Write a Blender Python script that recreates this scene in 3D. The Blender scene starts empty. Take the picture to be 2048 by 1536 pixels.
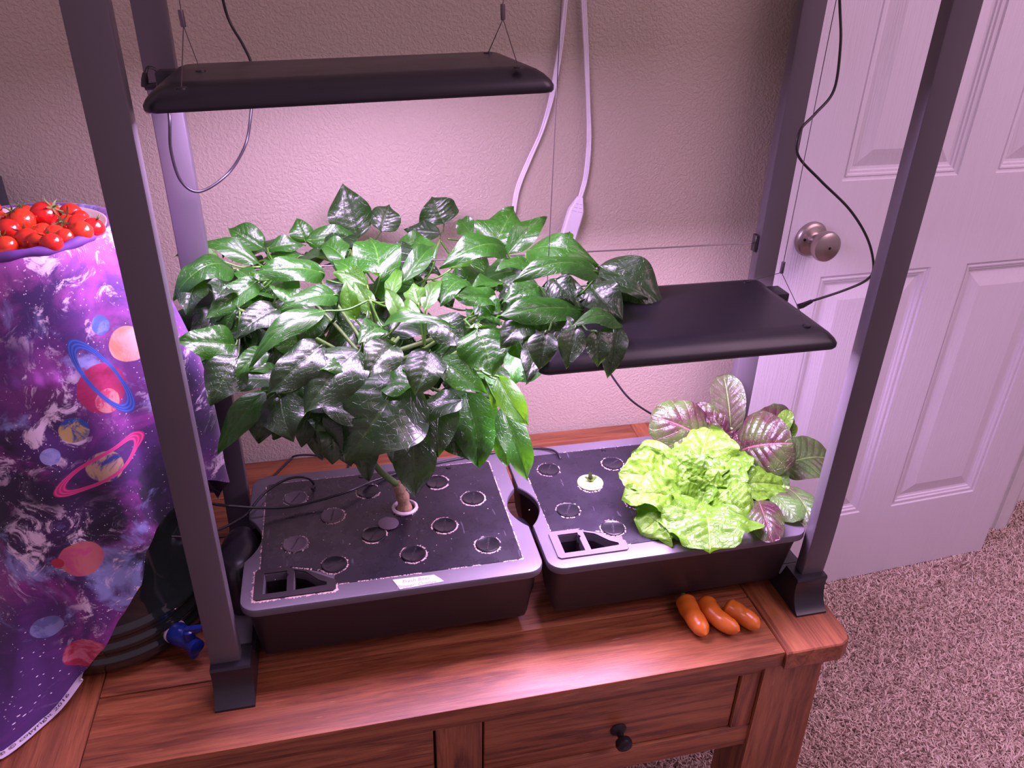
import bpy, bmesh, math, random
from mathutils import Vector, Matrix, noise
import numpy as np
random.seed(7)
R = math.radians
SC = bpy.context.scene
COL = SC.collection
PI = math.pi

# ------------------------------------------------------------------ camera
CF, CX, CY, CZ = 1554.3344, .21037, -.77018, .88784
YAW, PIT, ROL = R(13.5328), R(-28.3268), R(1.4525)
FWD = Vector((math.sin(YAW)*math.cos(PIT), math.cos(YAW)*math.cos(PIT), math.sin(PIT)))
_r = Vector((math.cos(YAW), -math.sin(YAW), 0)); _u = _r.cross(FWD)
RGT = _r*math.cos(ROL)+_u*math.sin(ROL); UPV = -_r*math.sin(ROL)+_u*math.cos(ROL)
CAMP = Vector((CX, CY, CZ))
cd = bpy.data.cameras.new('camera'); cam = bpy.data.objects.new('camera', cd); COL.objects.link(cam)
cd.sensor_width = 36; cd.lens = CF/2048*36; cd.clip_start = .02; cd.clip_end = 50
cam.matrix_world = Matrix(((RGT.x, UPV.x, -FWD.x, CX), (RGT.y, UPV.y, -FWD.y, CY), (RGT.z, UPV.z, -FWD.z, CZ), (0, 0, 0, 1)))
SC.camera = cam
# ------------------------------------------------------------------ light and exposure
LAMP_L, LAMP_R = 45.0, 52.0
LAMP_COL = (1.0, .63, 1.24)
WORLD_COL, WORLD_STR = (1.0, .63, .88), .41
w = bpy.data.worlds.new('world'); SC.world = w; w.use_nodes = True
w.node_tree.nodes['Background'].inputs[0].default_value = (*WORLD_COL, 1)
w.node_tree.nodes['Background'].inputs[1].default_value = WORLD_STR
ceil = bpy.data.lights.new('ceiling_light', 'AREA'); ceil.shape = 'RECTANGLE'; ceil.size = 1.6; ceil.size_y = 1.6; ceil.energy = 37; ceil.color = (1.0, .62, .86)
co_ = bpy.data.objects.new('ceiling_light', ceil); COL.objects.link(co_); co_.location = (2.1, -.8, 2.1); co_.rotation_euler = (Vector((1.7, -.1, -.48))-Vector((2.1, -.8, 2.1))).to_track_quat('-Z', 'Y').to_euler()
vs = SC.view_settings; vs.view_transform = 'Standard'; vs.look = 'None'; vs.exposure = 0; vs.gamma = 1; vs.use_curve_mapping = False

# ------------------------------------------------------------------ measuring helpers (sight line meets a real plane)
def sight(px, py): return FWD + RGT*((px-1024)/CF) - UPV*((py-768)/CF)
def at_y(px, py, y): d = sight(px, py); return CAMP + d*((y-CY)/d.y)
def at_z(px, py, z): d = sight(px, py); return CAMP + d*((z-CZ)/d.z)
def at_x(px, py, x): d = sight(px, py); return CAMP + d*((x-CX)/d.x)

# ------------------------------------------------------------------ object helpers
def empty(name, label, cat, loc=(0, 0, 0), group=None):
    o = bpy.data.objects.new(name, None); COL.objects.link(o); o.location = loc; o.empty_display_size = .03
    o['label'] = label; o['category'] = cat
    if group: o['group'] = group
    return o
def tag(o, label, cat, group=None):
    o['label'] = label; o['category'] = cat
    if group: o['group'] = group
    return o
def put(name, me, mat, parent=None, loc=None, rot=None):
    o = bpy.data.objects.new(name, me); COL.objects.link(o)
    if mat is not None and not me.materials: me.materials.append(mat)
    if parent is not None:
        o.parent = parent
    if loc is not None: o.location = loc
    elif parent is not None:                    # meshes are written in world coordinates
        q = parent; off = Vector((0, 0, 0))
        while q is not None: off += Vector(q.location); q = q.parent
        o.location = -off
    if rot is not None: o.rotation_euler = rot
    return o
def struct(name, me, mat, parent=None):
    o = put(name, me, mat, parent); o['kind'] = 'structure'; return o

class MB:
    def __init__(s): s.v = []; s.f = []; s.uv = {}
    def quad_grid(s, rows, closed=False):
        b = len(s.v); n = len(rows[0])
        for r_ in rows: s.v += [tuple(p) for p in r_]
        for i in range(len(rows)-1):
            for j in range(n if closed else n-1):
                a = b+i*n+j; c = b+i*n+(j+1) % n
                s.f.append((a, c, c+n, a+n))
        return b
    def cap(s, start, n, rev=False):
        f = list(range(start, start+n)); s.f.append(tuple(reversed(f)) if rev else tuple(f))
    def box(s, x0, x1, y0, y1, z0, z1):
        b = len(s.v)
        s.v += [(x, y, z) for z in (z0, z1) for y in (y0, y1) for x in (x0, x1)]
        for f in ((0, 2, 3, 1), (4, 5, 7, 6), (0, 1, 5, 4), (2, 6, 7, 3), (0, 4, 6, 2), (1, 3, 7, 5)): s.f.append(tuple(b+i for i in f))
        return s
    def tube(s, pts, rad, seg=8, caps=True):
        pts = [Vector(p) for p in pts]; n = len(pts)
        rr = rad if isinstance(rad, (list, tuple)) else [rad]*n
        t0 = (pts[1]-pts[0]).normalized(); up = Vector((0, 0, 1)) if abs(t0.z) < .9 else Vector((1, 0, 0))
        side = t0.cross(up).normalized(); rows = []
        for i, p in enumerate(pts):
            t = (pts[min(i+1, n-1)]-pts[max(i-1, 0)])
            t = t.normalized() if t.length > 1e-9 else t0
            side = (side - t*side.dot(t)).normalized(); u = t.cross(side)
            rows.append([p + side*math.cos(2*PI*k/seg)*rr[i] + u*math.sin(2*PI*k/seg)*rr[i] for k in range(seg)])
        b = s.quad_grid(rows, True)
        if caps: s.cap(b, seg, True); s.cap(b+(n-1)*seg, seg)
        return s
    def lathe(s, prof, c, axis=(0, 0, 1), seg=32, caps=True):
        ax = Vector(axis).normalized(); a = Vector((1, 0, 0)) if abs(ax.x) < .9 else Vector((0, 1, 0))
        e1 = ax.cross(a).normalized(); e2 = ax.cross(e1); c = Vector(c)
        rows = [[c + ax*h + (e1*math.cos(2*PI*k/seg)+e2*math.sin(2*PI*k/seg))*max(r_, 1e-5) for k in range(seg)] for r_, h in prof]
        b = s.quad_grid(rows, True)
        if caps: s.cap(b, seg, True); s.cap(b+(len(rows)-1)*seg, seg)
        return s
    def rings(s, rs, cap0=True, cap1=True):
        b = s.quad_grid(rs, True); n = len(rs[0])
        if cap0: s.cap(b, n, True)
        if cap1: s.cap(b+(len(rs)-1)*n, n)
        return s
    def mesh(s, name, smooth=True, recalc=True, angle=35):
        me = bpy.data.meshes.new(name); me.from_pydata(s.v, [], s.f)
        if recalc:
            bm = bmesh.new(); bm.from_mesh(me); bmesh.ops.recalc_face_normals(bm, faces=bm.faces); bm.to_mesh(me); bm.free()
        if smooth:
            me.shade_smooth()
            if angle: me.set_sharp_from_angle(angle=R(angle))
        me.update(); return me
def bevel_box(x0, x1, y0, y1, z0, z1, b=.003, seg=2, name='box'):
    m = MB(); m.box(x0, x1, y0, y1, z0, z1)
    me = bpy.data.meshes.new(name); me.from_pydata(m.v, [], m.f)
    bm = bmesh.new(); bm.from_mesh(me); bmesh.ops.bevel(bm, geom=bm.edges[:], offset=b, segments=seg, affect='EDGES', profile=.5)
    bmesh.ops.recalc_face_normals(bm, faces=bm.faces); bm.to_mesh(me); bm.free(); me.shade_smooth(); me.set_sharp_from_angle(angle=R(40)); return me
def rrect(x0, x1, y0, y1, r, z, n=6):
    pts = []
    for cx, cy, a0 in ((x1-r, y0+r, -90), (x1-r, y1-r, 0), (x0+r, y1-r, 90), (x0+r, y0+r, 180)):
        for k in range(n+1):
            a = R(a0+90*k/n); pts.append((cx+r*math.cos(a), cy+r*math.sin(a), z))
    return pts
def smooth(pts, n=8):
    P = [Vector(p) for p in pts]; P = [2*P[0]-P[1]]+P+[2*P[-1]-P[-2]]; out = []
    for i in range(1, len(P)-2):
        a, b, c, d = P[i-1:i+3]
        for k in range(n):
            t = k/n; out.append(.5*((2*b)+(c-a)*t+(2*a-5*b+4*c-d)*t*t+(3*b-a-3*c+d)*t**3))
    out.append(P[-2]); return out
def text_mesh(txt, size, name='lettering', shear=0, ext=.00008):
    cu = bpy.data.curves.new(name, 'FONT'); cu.body = txt; cu.size = size; cu.shear = shear; cu.extrude = ext; cu.resolution_u = 2
    cu.align_x = 'CENTER'; cu.align_y = 'CENTER'
    o = bpy.data.objects.new(name, cu); COL.objects.link(o); dg = bpy.context.evaluated_depsgraph_get()
    me = bpy.data.meshes.new_from_object(o.evaluated_get(dg)); bpy.data.objects.remove(o); bpy.data.curves.remove(cu); me.name = name
    me.materials.clear(); return me

def cut(me, *cutters):
    o = bpy.data.objects.new('tmp', me); COL.objects.link(o); cs = []
    for c in cutters:
        co = bpy.data.objects.new('tmpc', c); COL.objects.link(co); cs.append(co); md = o.modifiers.new('b', 'BOOLEAN'); md.operation = 'DIFFERENCE'; md.object = co; md.solver = 'EXACT'
    dg = bpy.context.evaluated_depsgraph_get(); out = bpy.data.meshes.new_from_object(o.evaluated_get(dg))
    for x in [o]+cs: bpy.data.objects.remove(x)
    out.shade_smooth(); out.set_sharp_from_angle(angle=R(30)); return out
def prism(poly, z0, z1, shr=0, name='prism'):
    cx_ = sum(a for a, _ in poly)/len(poly); cy_ = sum(b for _, b in poly)/len(poly)
    m = MB(); m.rings([[(a+(cx_-a)*shr, b+(cy_-b)*shr, z0) for a, b in poly], [(a, b, z1) for a, b in poly]]); return m.mesh(name, False)
# ------------------------------------------------------------------ materials
def lin(c):
    return tuple(((x/255)/12.92 if x/255 <= .04045 else ((x/255+.055)/1.055)**2.4) for x in c)
class NT:
    """small wrapper that turns expressions into nodes"""
    def __init__(s, name):
        s.m = bpy.data.materials.new(name); s.m.use_nodes = True; s.t = s.m.node_tree; s.n = s.t.nodes; s.n.clear()
        s.out = s.n.new('ShaderNodeOutputMaterial')
    def L(s, a, b): s.t.links.new(a, b)
    def set(s, inp, v):
        if isinstance(v, bpy.types.NodeSocket): s.L(v, inp)
        elif isinstance(v, (tuple, list)) and len(v) == 3 and inp.type == 'RGBA': inp.default_value = (*v, 1)
        else: inp.default_value = v
    def math(s, op, a, b=0, c=0, clamp=False):
        n = s.n.new('ShaderNodeMath'); n.operation = op; n.use_clamp = clamp
        for i, v in enumerate((a, b, c)): s.set(n.inputs[i], v)
        return n.outputs[0]
    def mix(s, f, a, b, blend='MIX'):
        n = s.n.new('ShaderNodeMix'); n.data_type = 'RGBA'; n.blend_type = blend
        s.set(n.inputs[0], f); s.set(n.inputs[6], a); s.set(n.inputs[7], b); return n.outputs[2]
    def ss(s, x, a, b, lo=0, hi=1):
        n = s.n.new('ShaderNodeMapRange'); n.interpolation_type = 'SMOOTHSTEP'
        for i, v in enumerate((x, a, b, lo, hi)): s.set(n.inputs[i], v)
        return n.outputs[0]
    def co(s, kind='Object', scale=(1, 1, 1), rot=(0, 0, 0), loc=(0, 0, 0)):
        c = s.n.new('ShaderNodeTexCoord'); m = s.n.new('ShaderNodeMapping'); s.L(c.outputs[kind], m.inputs[0])
        m.inputs['Scale'].default_value = scale; m.inputs['Rotation'].default_value = rot; m.inputs['Location'].default_value = loc; return m.outputs[0]
    def noise(s, vec, scale=5, detail=4, rough=.5, dist=0, col=False):
        n = s.n.new('ShaderNodeTexNoise'); s.L(vec, n.inputs['Vector']); n.inputs['Scale'].default_value = scale
        n.inputs['Detail'].default_value = detail; n.inputs['Roughness'].default_value = rough; n.inputs['Distortion'].default_value = dist
        return n.outputs[1 if col else 0]
    def voro(s, vec, scale=5, feat='F1', rnd=1, out=0):
        n = s.n.new('ShaderNodeTexVoronoi'); n.feature = feat; s.L(vec, n.inputs['Vector']); n.inputs['Scale'].default_value = scale; n.inputs['Randomness'].default_value = rnd
        return n.outputs[out]
    def ramp(s, f, stops):
        n = s.n.new('ShaderNodeValToRGB'); s.L(f, n.inputs[0]); e = n.color_ramp.elements
        e[0].position, e[0].color = stops[0][0], (*stops[0][1], 1); e[1].position, e[1].color = stops[-1][0], (*stops[-1][1], 1)
        for p_, c in stops[1:-1]: x = e.new(p_); x.color = (*c, 1)
        return n.outputs[0]
    def rnd(s): return s.n.new('ShaderNodeObjectInfo').outputs['Random']
    def bump(s, h, strength=.5, dist=.001, prev=None):
        n = s.n.new('ShaderNodeBump'); s.set(n.inputs['Height'], h); n.inputs['Strength'].default_value = strength; n.inputs['Distance'].default_value = dist
        if prev is not None: s.L(prev, n.inputs['Normal'])
        return n.outputs[0]
    def bsdf(s, **k):
        n = s.n.new('ShaderNodeBsdfPrincipled')
        for key, v in k.items():
            s.set(n.inputs[key.replace('_', ' ')], v)
        return n
    def done(s, sh): s.L(sh.outputs[0], s.out.inputs[0]); return s.m
def simple(name, col, rough=.5, metal=0, noise_amt=.12, scale=40, bump=0, bscale=400, bdist=.0004, **k):
    t = NT(name); c = t.co(); f = t.noise(c, scale, 5)
    base = t.mix(f, tuple(x*(1-noise_amt) for x in col), tuple(min(1, x*(1+noise_amt)) for x in col))
    kw = dict(Base_Color=base, Metallic=metal, Roughness=t.ss(f, .2, .8, rough*.9, min(1, rough*1.1)))
    kw.update(k)
    if bump: kw['Normal'] = t.bump(t.noise(c, bscale, 3), bump, bdist)
    return t.done(t.bsdf(**kw))

def m_wall():
    t = NT('wall_paint'); c = t.co(); n = t.noise(c, 190, 2, .5, .5); n2 = t.noise(c, 2.5, 3)
    h = t.ss(n, .38, .62)
    base = t.mix(n2, (.40, .34, .27), (.45, .38, .30))
    return t.done(t.bsdf(Base_Color=base, Roughness=.55, Normal=t.bump(h, .5, .0014)))
def m_wood(name, along='x', dark=1.0, seed=0, rough=.42):
    t = NT(name)
    sc = {'x': (1.1, 16, 16), 'y': (16, 1.1, 16), 'z': (16, 16, 1.1)}[along]
    c = t.co('Object', sc, loc=(seed*1.7, seed*.9, seed*2.3))
    wob = t.noise(c, 1.3, 3, .5, .6)
    n = t.noise(c, 3.2, 7, .62, 1.2); fine = t.noise(t.co('Object', tuple(x*5 for x in sc)), 5, 4, .6)
    pore = t.noise(t.co('Object', tuple(x*(14 if x > 5 else 3.5) for x in sc)), 4, 3, .6)
    f = t.math('ADD', t.math('MULTIPLY', n, .72), t.math('ADD', t.math('MULTIPLY', fine, .22), t.math('MULTIPLY', t.math('SUBTRACT', pore, .35), .22)))
    a, b, cc, d = [tuple(x*dark for x in q) for q in ((.045, .011, .005), (.17, .048, .018), (.29, .094, .036), (.40, .150, .060))]
    col = t.ramp(f, [(.32, a), (.44, b), (.55, cc), (.72, d)])
    big = t.noise(t.co('Object', tuple(x*.35 for x in sc)), 2.2, 2)
    col = t.mix(t.ss(big, .5, .75, 0, .6), col, tuple(x*dark for x in (.10, .028, .011)))
    # scratches and pin holes of a worn table
    scr = t.ss(t.noise(t.co('Object', tuple(x*2.2 for x in sc), rot=(0, 0, .12)), 9, 1, .4), .74, .78)
    col = t.mix(t.math('MULTIPLY', scr, .35), col, (.62, .35, .2))
    r_ = t.ss(wob, .3, .8, rough, rough+.16)
    return t.done(t.bsdf(Base_Color=col, Roughness=r_, Coat_Weight=.15, Coat_Roughness=.3, Normal=t.bump(t.math('ADD', fine, pore), .4, .0006)))
def m_leaf(name, dark, mid, vein, trans, rough=.3, tw=.28, purple=None, quilt=26, bstr=.5, coat=.3):
    t = NT(name); uv = t.n.new('ShaderNodeUVMap'); uv.uv_map = 'UVMap'
    sep = t.n.new('ShaderNodeSeparateXYZ'); t.L(uv.outputs[0], sep.inputs[0])
    u, v = sep.outputs[0], sep.outputs[1]                      # u along, v across -1..1
    av = t.math('ABSOLUTE', v)
    k = t.math('SUBTRACT', t.math('MULTIPLY', u, 7.5), t.math('MULTIPLY', t.math('POWER', av, .8), 1.9))
    fr = t.math('ABSOLUTE', t.math('SUBTRACT', t.math('FRACT', k), .5))   # 0 on vein
    side = t.ss(fr, .0, .07, 1, 0)
    mid_ = t.ss(av, .012, .05, 1, 0)
    cu = t.n.new('ShaderNodeTexCoord').outputs['UV']; mp = t.n.new('ShaderNodeMapping'); t.L(cu, mp.inputs[0]); mp.inputs['Scale'].default_value = (2.2, 1, 1)
    vr = t.voro(mp.outputs[0], 6.5, 'DISTANCE_TO_EDGE'); net = t.ss(vr, 0, .05, 1, 0)
    veins = t.math('MAXIMUM', t.math('MULTIPLY', side, .30), mid_)
    rn = t.rnd(); nz = t.noise(t.co('Object'), quilt, 4)
    base = t.mix(t.math('ADD', t.math('MULTIPLY', rn, .55), t.math('MULTIPLY', nz, .5), clamp=True), dark, mid)
    if purple:
        pf = t.ss(t.noise(t.co('Object'), 16, 4, .6), .36, .62)
        pf = t.math('MULTIPLY', pf, t.ss(t.math('SUBTRACT', 1.0, t.math('MULTIPLY', veins, 1.0)), 0, 1, .5, 1))
        base = t.mix(pf, base, purple)
    base = t.mix(t.math('MULTIPLY', veins, .75), base, vein)
    geo = t.n.new('ShaderNodeNewGeometry').outputs['Backfacing']
    base = t.mix(t.math('MULTIPLY', geo, .55), base, tuple(min(1, x*1.7+.01) for x in mid))
    h = t.math('SUBTRACT', t.math('MULTIPLY', nz, .25), t.math('ADD', t.math('MULTIPLY', veins, .7), t.math('MULTIPLY', net, .35)))
    nrm = t.bump(h, bstr, .0014)
    p = t.bsdf(Base_Color=base, Roughness=t.ss(nz, .3, .7, rough*.85, rough*1.25), Normal=nrm, Specular_IOR_Level=.7 if coat else .5, Coat_Weight=coat, Coat_Roughness=.38)
    tr = t.n.new('ShaderNodeBsdfTranslucent'); t.set(tr.inputs[0], t.mix(veins, trans, tuple(x*.6 for x in trans))); t.L(nrm, tr.inputs['Normal'])
    mx = t.n.new('ShaderNodeMixShader'); mx.inputs[0].default_value = tw; t.L(p.outputs[0], mx.inputs[1]); t.L(tr.outputs[0], mx.inputs[2])
    return t.done(mx)
M = {}
M['wall'] = m_wall()
M['white'] = simple('white_trim_paint', (.68, .66, .70), .42)
def m_door():
    t = NT('door_paint'); c = t.co('Object', (60, 60, 2.2)); n = t.noise(c, 2.4, 4, .55, 1.6)
    h = t.ss(n, .42, .58)
    d = t.noise(t.co(), 3, 4)
    return t.done(t.bsdf(Base_Color=t.mix(d, (.64, .60, .66), (.69, .65, .72)), Roughness=.4, Normal=t.bump(h, .35, .0010)))
M['door'] = m_door()
for i, a in enumerate('xyz'): M['wood_'+a] = m_wood('oak_'+a, a, 1.0, i)
M['wood_dark'] = m_wood('oak_dark_y', 'y', .62, 5)
M['grey_metal'] = simple('grey_coated_metal', (.115, .10, .115), .42, .35, .06, 12)
M['foot_black'] = simple('black_foot_plastic', (.018, .016, .022), .33, 0, .1, 20)
M['base_grey'] = simple('grey_base_plastic', (.085, .075, .085), .5, 0, .1, 30)
M['lamp_black'] = simple('black_lamp_plastic', (.012, .010, .016), .36, 0, .15, 15, .25, 900, .0002)
M['lid'] = simple('grey_lid_plastic', (.105, .092, .112), .42, 0, .06, 20, .2, 800, .0002)
M['bowl'] = simple('black_bowl_plastic', (.018, .012, .015), .5, 0, .1, 15)
def m_deck():
    t = NT('deck_panel_gloss'); c = t.co(); n = t.noise(c, 9, 4, .6); sm = t.noise(c, 30, 5, .65)
    base = t.mix(t.ss(n, .4, .7, 0, .5), (.012, .010, .016), (.030, .025, .038))
    fl = t.ss(t.voro(c, 330), .04, .10, 1, 0); dens = t.ss(t.noise(c, 18, 3), .58, .72)
    base = t.mix(t.math('MULTIPLY', t.math('MULTIPLY', fl, dens), .6), base, (.40, .34, .36))
    scr = t.ss(t.noise(t.co('Object', (60, 9, 9), rot=(0, 0, .9)), 3, 2, .5), .68, .73); base = t.mix(t.math('MULTIPLY', scr, .22), base, (.2, .18, .24))
    return t.done(t.bsdf(Base_Color=base, Roughness=t.ss(sm, .3, .7, .22, .36), Normal=t.bump(n, .06, .0004)))
M['deck'] = m_deck()
M['cap'] = simple('black_cap_plastic', (.010, .009, .013), .22, 0, .1, 60)
M['cap_dusty'] = simple('dusty_cap_plastic', (.085, .065, .08), .55, 0, .2, 120)
M['crust'] = simple('dried_mineral_crust', (.62, .44, .42), .85, 0, .35, 300)
M['black_hole'] = simple('dark_water_well', (.004, .003, .005), .12)
M['lettering'] = simple('grey_lettering', (.45, .40, .48), .5)
M['dark_lettering'] = simple('dark_lettering', (.03, .025, .03), .6)
M['pen'] = simple('grey_pen_ink', (.22, .18, .26), .7)
M['tape'] = simple('masking_tape', (.66, .58, .66), .7)
M['net_white'] = simple('white_pod_plastic', (.62, .52, .58), .35)
M['cord_black'] = simple('black_cord_rubber', (.012, .010, .013), .38)
M['cord_white'] = simple('white_cord_vinyl', (.68, .62, .72), .4)
M['wire'] = simple('steel_wire', (.16, .13, .15), .35, .8)
M['nickel'] = simple('brushed_nickel', (.40, .34, .32), .38, 1, .08, 30)
M['knob_black'] = simple('black_iron_knob', (.012, .010, .013), .4, .3)
M['window_dark'] = simple('dark_grey_metal', (.05, .06, .08), .4, .4)
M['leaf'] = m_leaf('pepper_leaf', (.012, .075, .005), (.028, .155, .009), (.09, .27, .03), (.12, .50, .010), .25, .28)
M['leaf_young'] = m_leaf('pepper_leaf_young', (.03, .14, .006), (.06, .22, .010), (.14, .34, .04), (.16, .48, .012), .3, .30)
M['leaf_dark'] = m_leaf('pepper_leaf_shaded', (.006, .028, .005), (.015, .058, .009), (.06, .13, .03), (.09, .28, .012), .27, .2)  # same pepper leaf, with the shade under the canopy painted into a darker green
M['lettuce'] = m_leaf('green_lettuce_leaf', (.075, .215, .009), (.12, .28, .014), (.19, .34, .05), (.15, .38, .010), .42, .26, bstr=.8, coat=0)
M['romaine'] = m_leaf('red_lettuce_leaf', (.036, .075, .014), (.060, .12, .022), (.28, .09, .13), (.13, .2, .02), .30, .2, (.050, .014, .022), bstr=.9, coat=0)
M['romaine_green'] = m_leaf('dark_green_lettuce_leaf', (.05, .13, .025), (.09, .21, .04), (.22, .34, .10), (.2, .38, .05), .34, .22, (.06, .045, .03), bstr=.8, coat=0)
M['stem'] = simple('green_stem', (.10, .19, .04), .5)
M['woody'] = simple('woody_stem', (.34, .22, .13), .8, 0, .4, 90, .8, 200, .002)
M['chili'] = simple('orange_pepper_skin', (.58, .145, .016), .32, 0, .25, 18, Coat_Weight=.2, Coat_Roughness=.15)
def m_tomato():
    t = NT('tomato_skin'); r_ = t.rnd(); b = t.mix(r_, (.55, .012, .010), (.62, .045, .012))
    return t.done(t.bsdf(Base_Color=b, Roughness=.16, Coat_Weight=.5, Coat_Roughness=.08, Subsurface_Weight=.12, Subsurface_Radius=(.01, .002, .001), Subsurface_Scale=.3))
M['tomato'] = m_tomato()
M['calyx'] = simple('tomato_calyx', (.10, .17, .035), .6)
M['ceramic'] = simple('cream_ceramic', (.65, .55, .5), .25)
def m_emit():
    t = NT('grow_light_diodes'); e = t.n.new('ShaderNodeEmission'); t.set(e.inputs[0], LAMP_COL)
    e.inputs[1].default_value = LAMP_L; return t.done(e)
M['led_left'] = m_emit()
M['led_right'] = M['led_left'].copy(); M['led_right'].name = 'grow_light_diodes_low'
[n for n in M['led_right'].node_tree.nodes if n.type == 'EMISSION'][0].inputs[1].default_value = LAMP_R
def m_glass():
    t = NT('dark_jug_plastic'); n = t.noise(t.co(), 9, 3)
    return t.done(t.bsdf(Base_Color=t.mix(n, (.012, .014, .018), (.02, .03, .022)), Roughness=.09, Transmission_Weight=.35, IOR=1.45, Coat_Weight=.6, Coat_Roughness=.05))
M['jug'] = m_glass()
M['blue'] = simple('blue_tap_plastic', (.008, .02, .16), .28)

# ------------------------------------------------------------------ the setting
WY, FZ = .615, -.48
m = MB(); m.box(-1.6, 1.985, WY, WY+.095, FZ, 2.0); struct('wall_back', m.mesh('wall_back', False), M['wall'])
m = MB(); m.box(1.985, 3.4, WY+.096, WY+.2, FZ, 2.0); struct('wall_far', m.mesh('wall_far', False), M['wall'])
m = MB(); m.box(-1.6, 3.4, -2.2, WY+.2, FZ-.05, FZ); FLOOR_ME = m.mesh('floor', False)
def m_carpet():
    t = NT('carpet_backing'); n = t.noise(t.co(), 160, 4)
    return t.done(t.bsdf(Base_Color=t.ramp(n, [(.35, (.10, .065, .05)), (.65, (.30, .20, .17))]), Roughness=.95, Normal=t.bump(n, .8, .004)))
struct('floor', FLOOR_ME, m_carpet())
# casing of the doorway and the baseboard beyond it
def profile_x(x0, x1, z0, z1, prof, name):    # vertical moulding: prof = [(x fraction, depth)]
    m = MB(); rows = []
    for z in (z0, z1): rows.append([(x0+(x1-x0)*a, WY-.0005-d, z) for a, d in prof])
    m.quad_grid(rows, True); n = len(prof); m.cap(0, n, True); m.cap(n, n); return m.mesh(name)
struct('trim_1', profile_x(1.895, 1.975, FZ+.002, 1.7, [(0, 0), (0, .010), (.08, .014), (.28, .016), (.34, .011), (.42, .011), (.48, .017), (.85, .019), (.97, .015), (1, .010), (1, 0)], 'trim_1'), M['white'])
struct('trim_2', bevel_box(1.976, 1.9935, WY-.004, WY+.093, FZ+.002, 1.7, .002, name='trim_2'), M['white'])
m = MB(); prof = [(0, 0), (.014, 0), (.014, .065), (.010, .078), (.004, .085), (0, .086)]
m.quad_grid([[(x, WY+.0955-a, FZ+.002+b) for a, b in prof] for x in (1.996, 3.39)], True); m.cap(0, 6, True); m.cap(6, 6)
struct('baseboard_back', m.mesh('baseboard_back'), M['white'])
m = MB(); m.quad_grid([[(x, WY-.0005-a, FZ+.002+b) for a, b in prof] for x in (-1.59, 1.89)], True); m.cap(0, 6, True); m.cap(6, 6)
struct('baseboard_left', m.mesh('baseboard_left'), M['white'])

# ------------------------------------------------------------------ door, folded back against the wall
DW, DH, DT = .812, 2.03, .035
HX, HY, DA = 1.831, .529, R(3.33)
door = bpy.data.objects.new('door_1', None); COL.objects.link(door); door.location = (HX, HY, FZ+.012)
door.rotation_euler = (0, 0, DA+PI)           # local +x runs from the hinge to the latch edge, local +y faces the room
door['kind'] = 'structure'
cols = [(.105, .355), (.445, .707)]; rowsz = [(.213, .835), (1.02, 1.62), (1.72, 1.90)]
xs = sorted([0, DW]+[c for a in cols for c in a]); zs = sorted([0, DH]+[c for a in rowsz for c in a])
def is_panel(a, b, c, d): return any(abs(a-x[0]) < 1e-6 for x in cols) and any(abs(c-z[0]) < 1e-6 for z in rowsz)
m = MB()
for i in range(len(xs)-1):
    for j in range(len(zs)-1):
        a, b, c, d = xs[i], xs[i+1], zs[j], zs[j+1]
        if is_panel(a, b, c, d): continue
        k = len(m.v); m.v += [(a, 0, c), (b, 0, c), (b, 0, d), (a, 0, d)]; m.f.append((k, k+3, k+2, k+1))
k = len(m.v); m.v += [(0, 0, 0), (DW, 0, 0), (DW, 0, DH), (0, 0, DH), (0, -DT, 0), (DW, -DT, 0), (DW, -DT, DH), (0, -DT, DH)]
for f in ((4, 5, 6, 7), (0, 1, 5, 4), (3, 7, 6, 2), (0, 4, 7, 3), (1, 2, 6, 5)): m.f.append(tuple(k+q for q in f))
me = m.mesh('door_frame', False, False); put('door_slab', me, M['door'], door, loc=(0, 0, 0))
for a, b in cols:
    for c, d in rowsz:
        m = MB(); rs = []
        for ins, dep in ((0, 0), (.002, -.0035), (.006, -.0045), (.008, -.0025), (.011, -.003), (.013, -.0060), (.017, -.0065), (.019, -.0095), (.024, -.0105), (.052, -.0030), (.055, -.0022)):
            rs.append([(a+ins, dep, c+ins), (b-ins, dep, c+ins), (b-ins, dep, d-ins), (a+ins, dep, d-ins)])
        m.rings(rs, False, True); me = m.mesh('door_panel', True, True, 12); me.flip_normals() if False else None
        put('door_panel', me, M['door'], door, loc=(0, 0, 0))
# knob
kx, kz = .750, .915
kn = MB(); kn.lathe([(.001, 0), (.033, 0), (.0335, .004), (.031, .009), (.026, .012), (.0175, .013), (.0135, .016), (.012, .022), (.0135, .027), (.02, .031), (.0265, .038), (.0285, .047), (.027, .054), (.021, .0585), (.001, .0595)], (kx, .0005, kz), (0, 1, 0), 48)
ko = put('door_knob', kn.mesh('door_knob'), M['nickel'], door, loc=(0, 0, 0))
q = MB(); q.lathe([(.0001, 0), (.0026, 0), (.0026, .0006), (.0001, .0007)], (kx, .0597, kz), (0, 1, 0), 16); put('lock_pinhole', q.mesh('pinhole'), M['knob_black'], ko, loc=(0, 0, 0))
q = MB(); q.lathe([(.0001, 0), (.0026, 0), (.0026, .002), (.0001, .0021)], (kx+.0215, .0125, kz+.003), (0, 1, 0), 16); put('screw_hole', q.mesh('hole'), M['knob_black'], ko, loc=(0, 0, 0))

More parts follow.
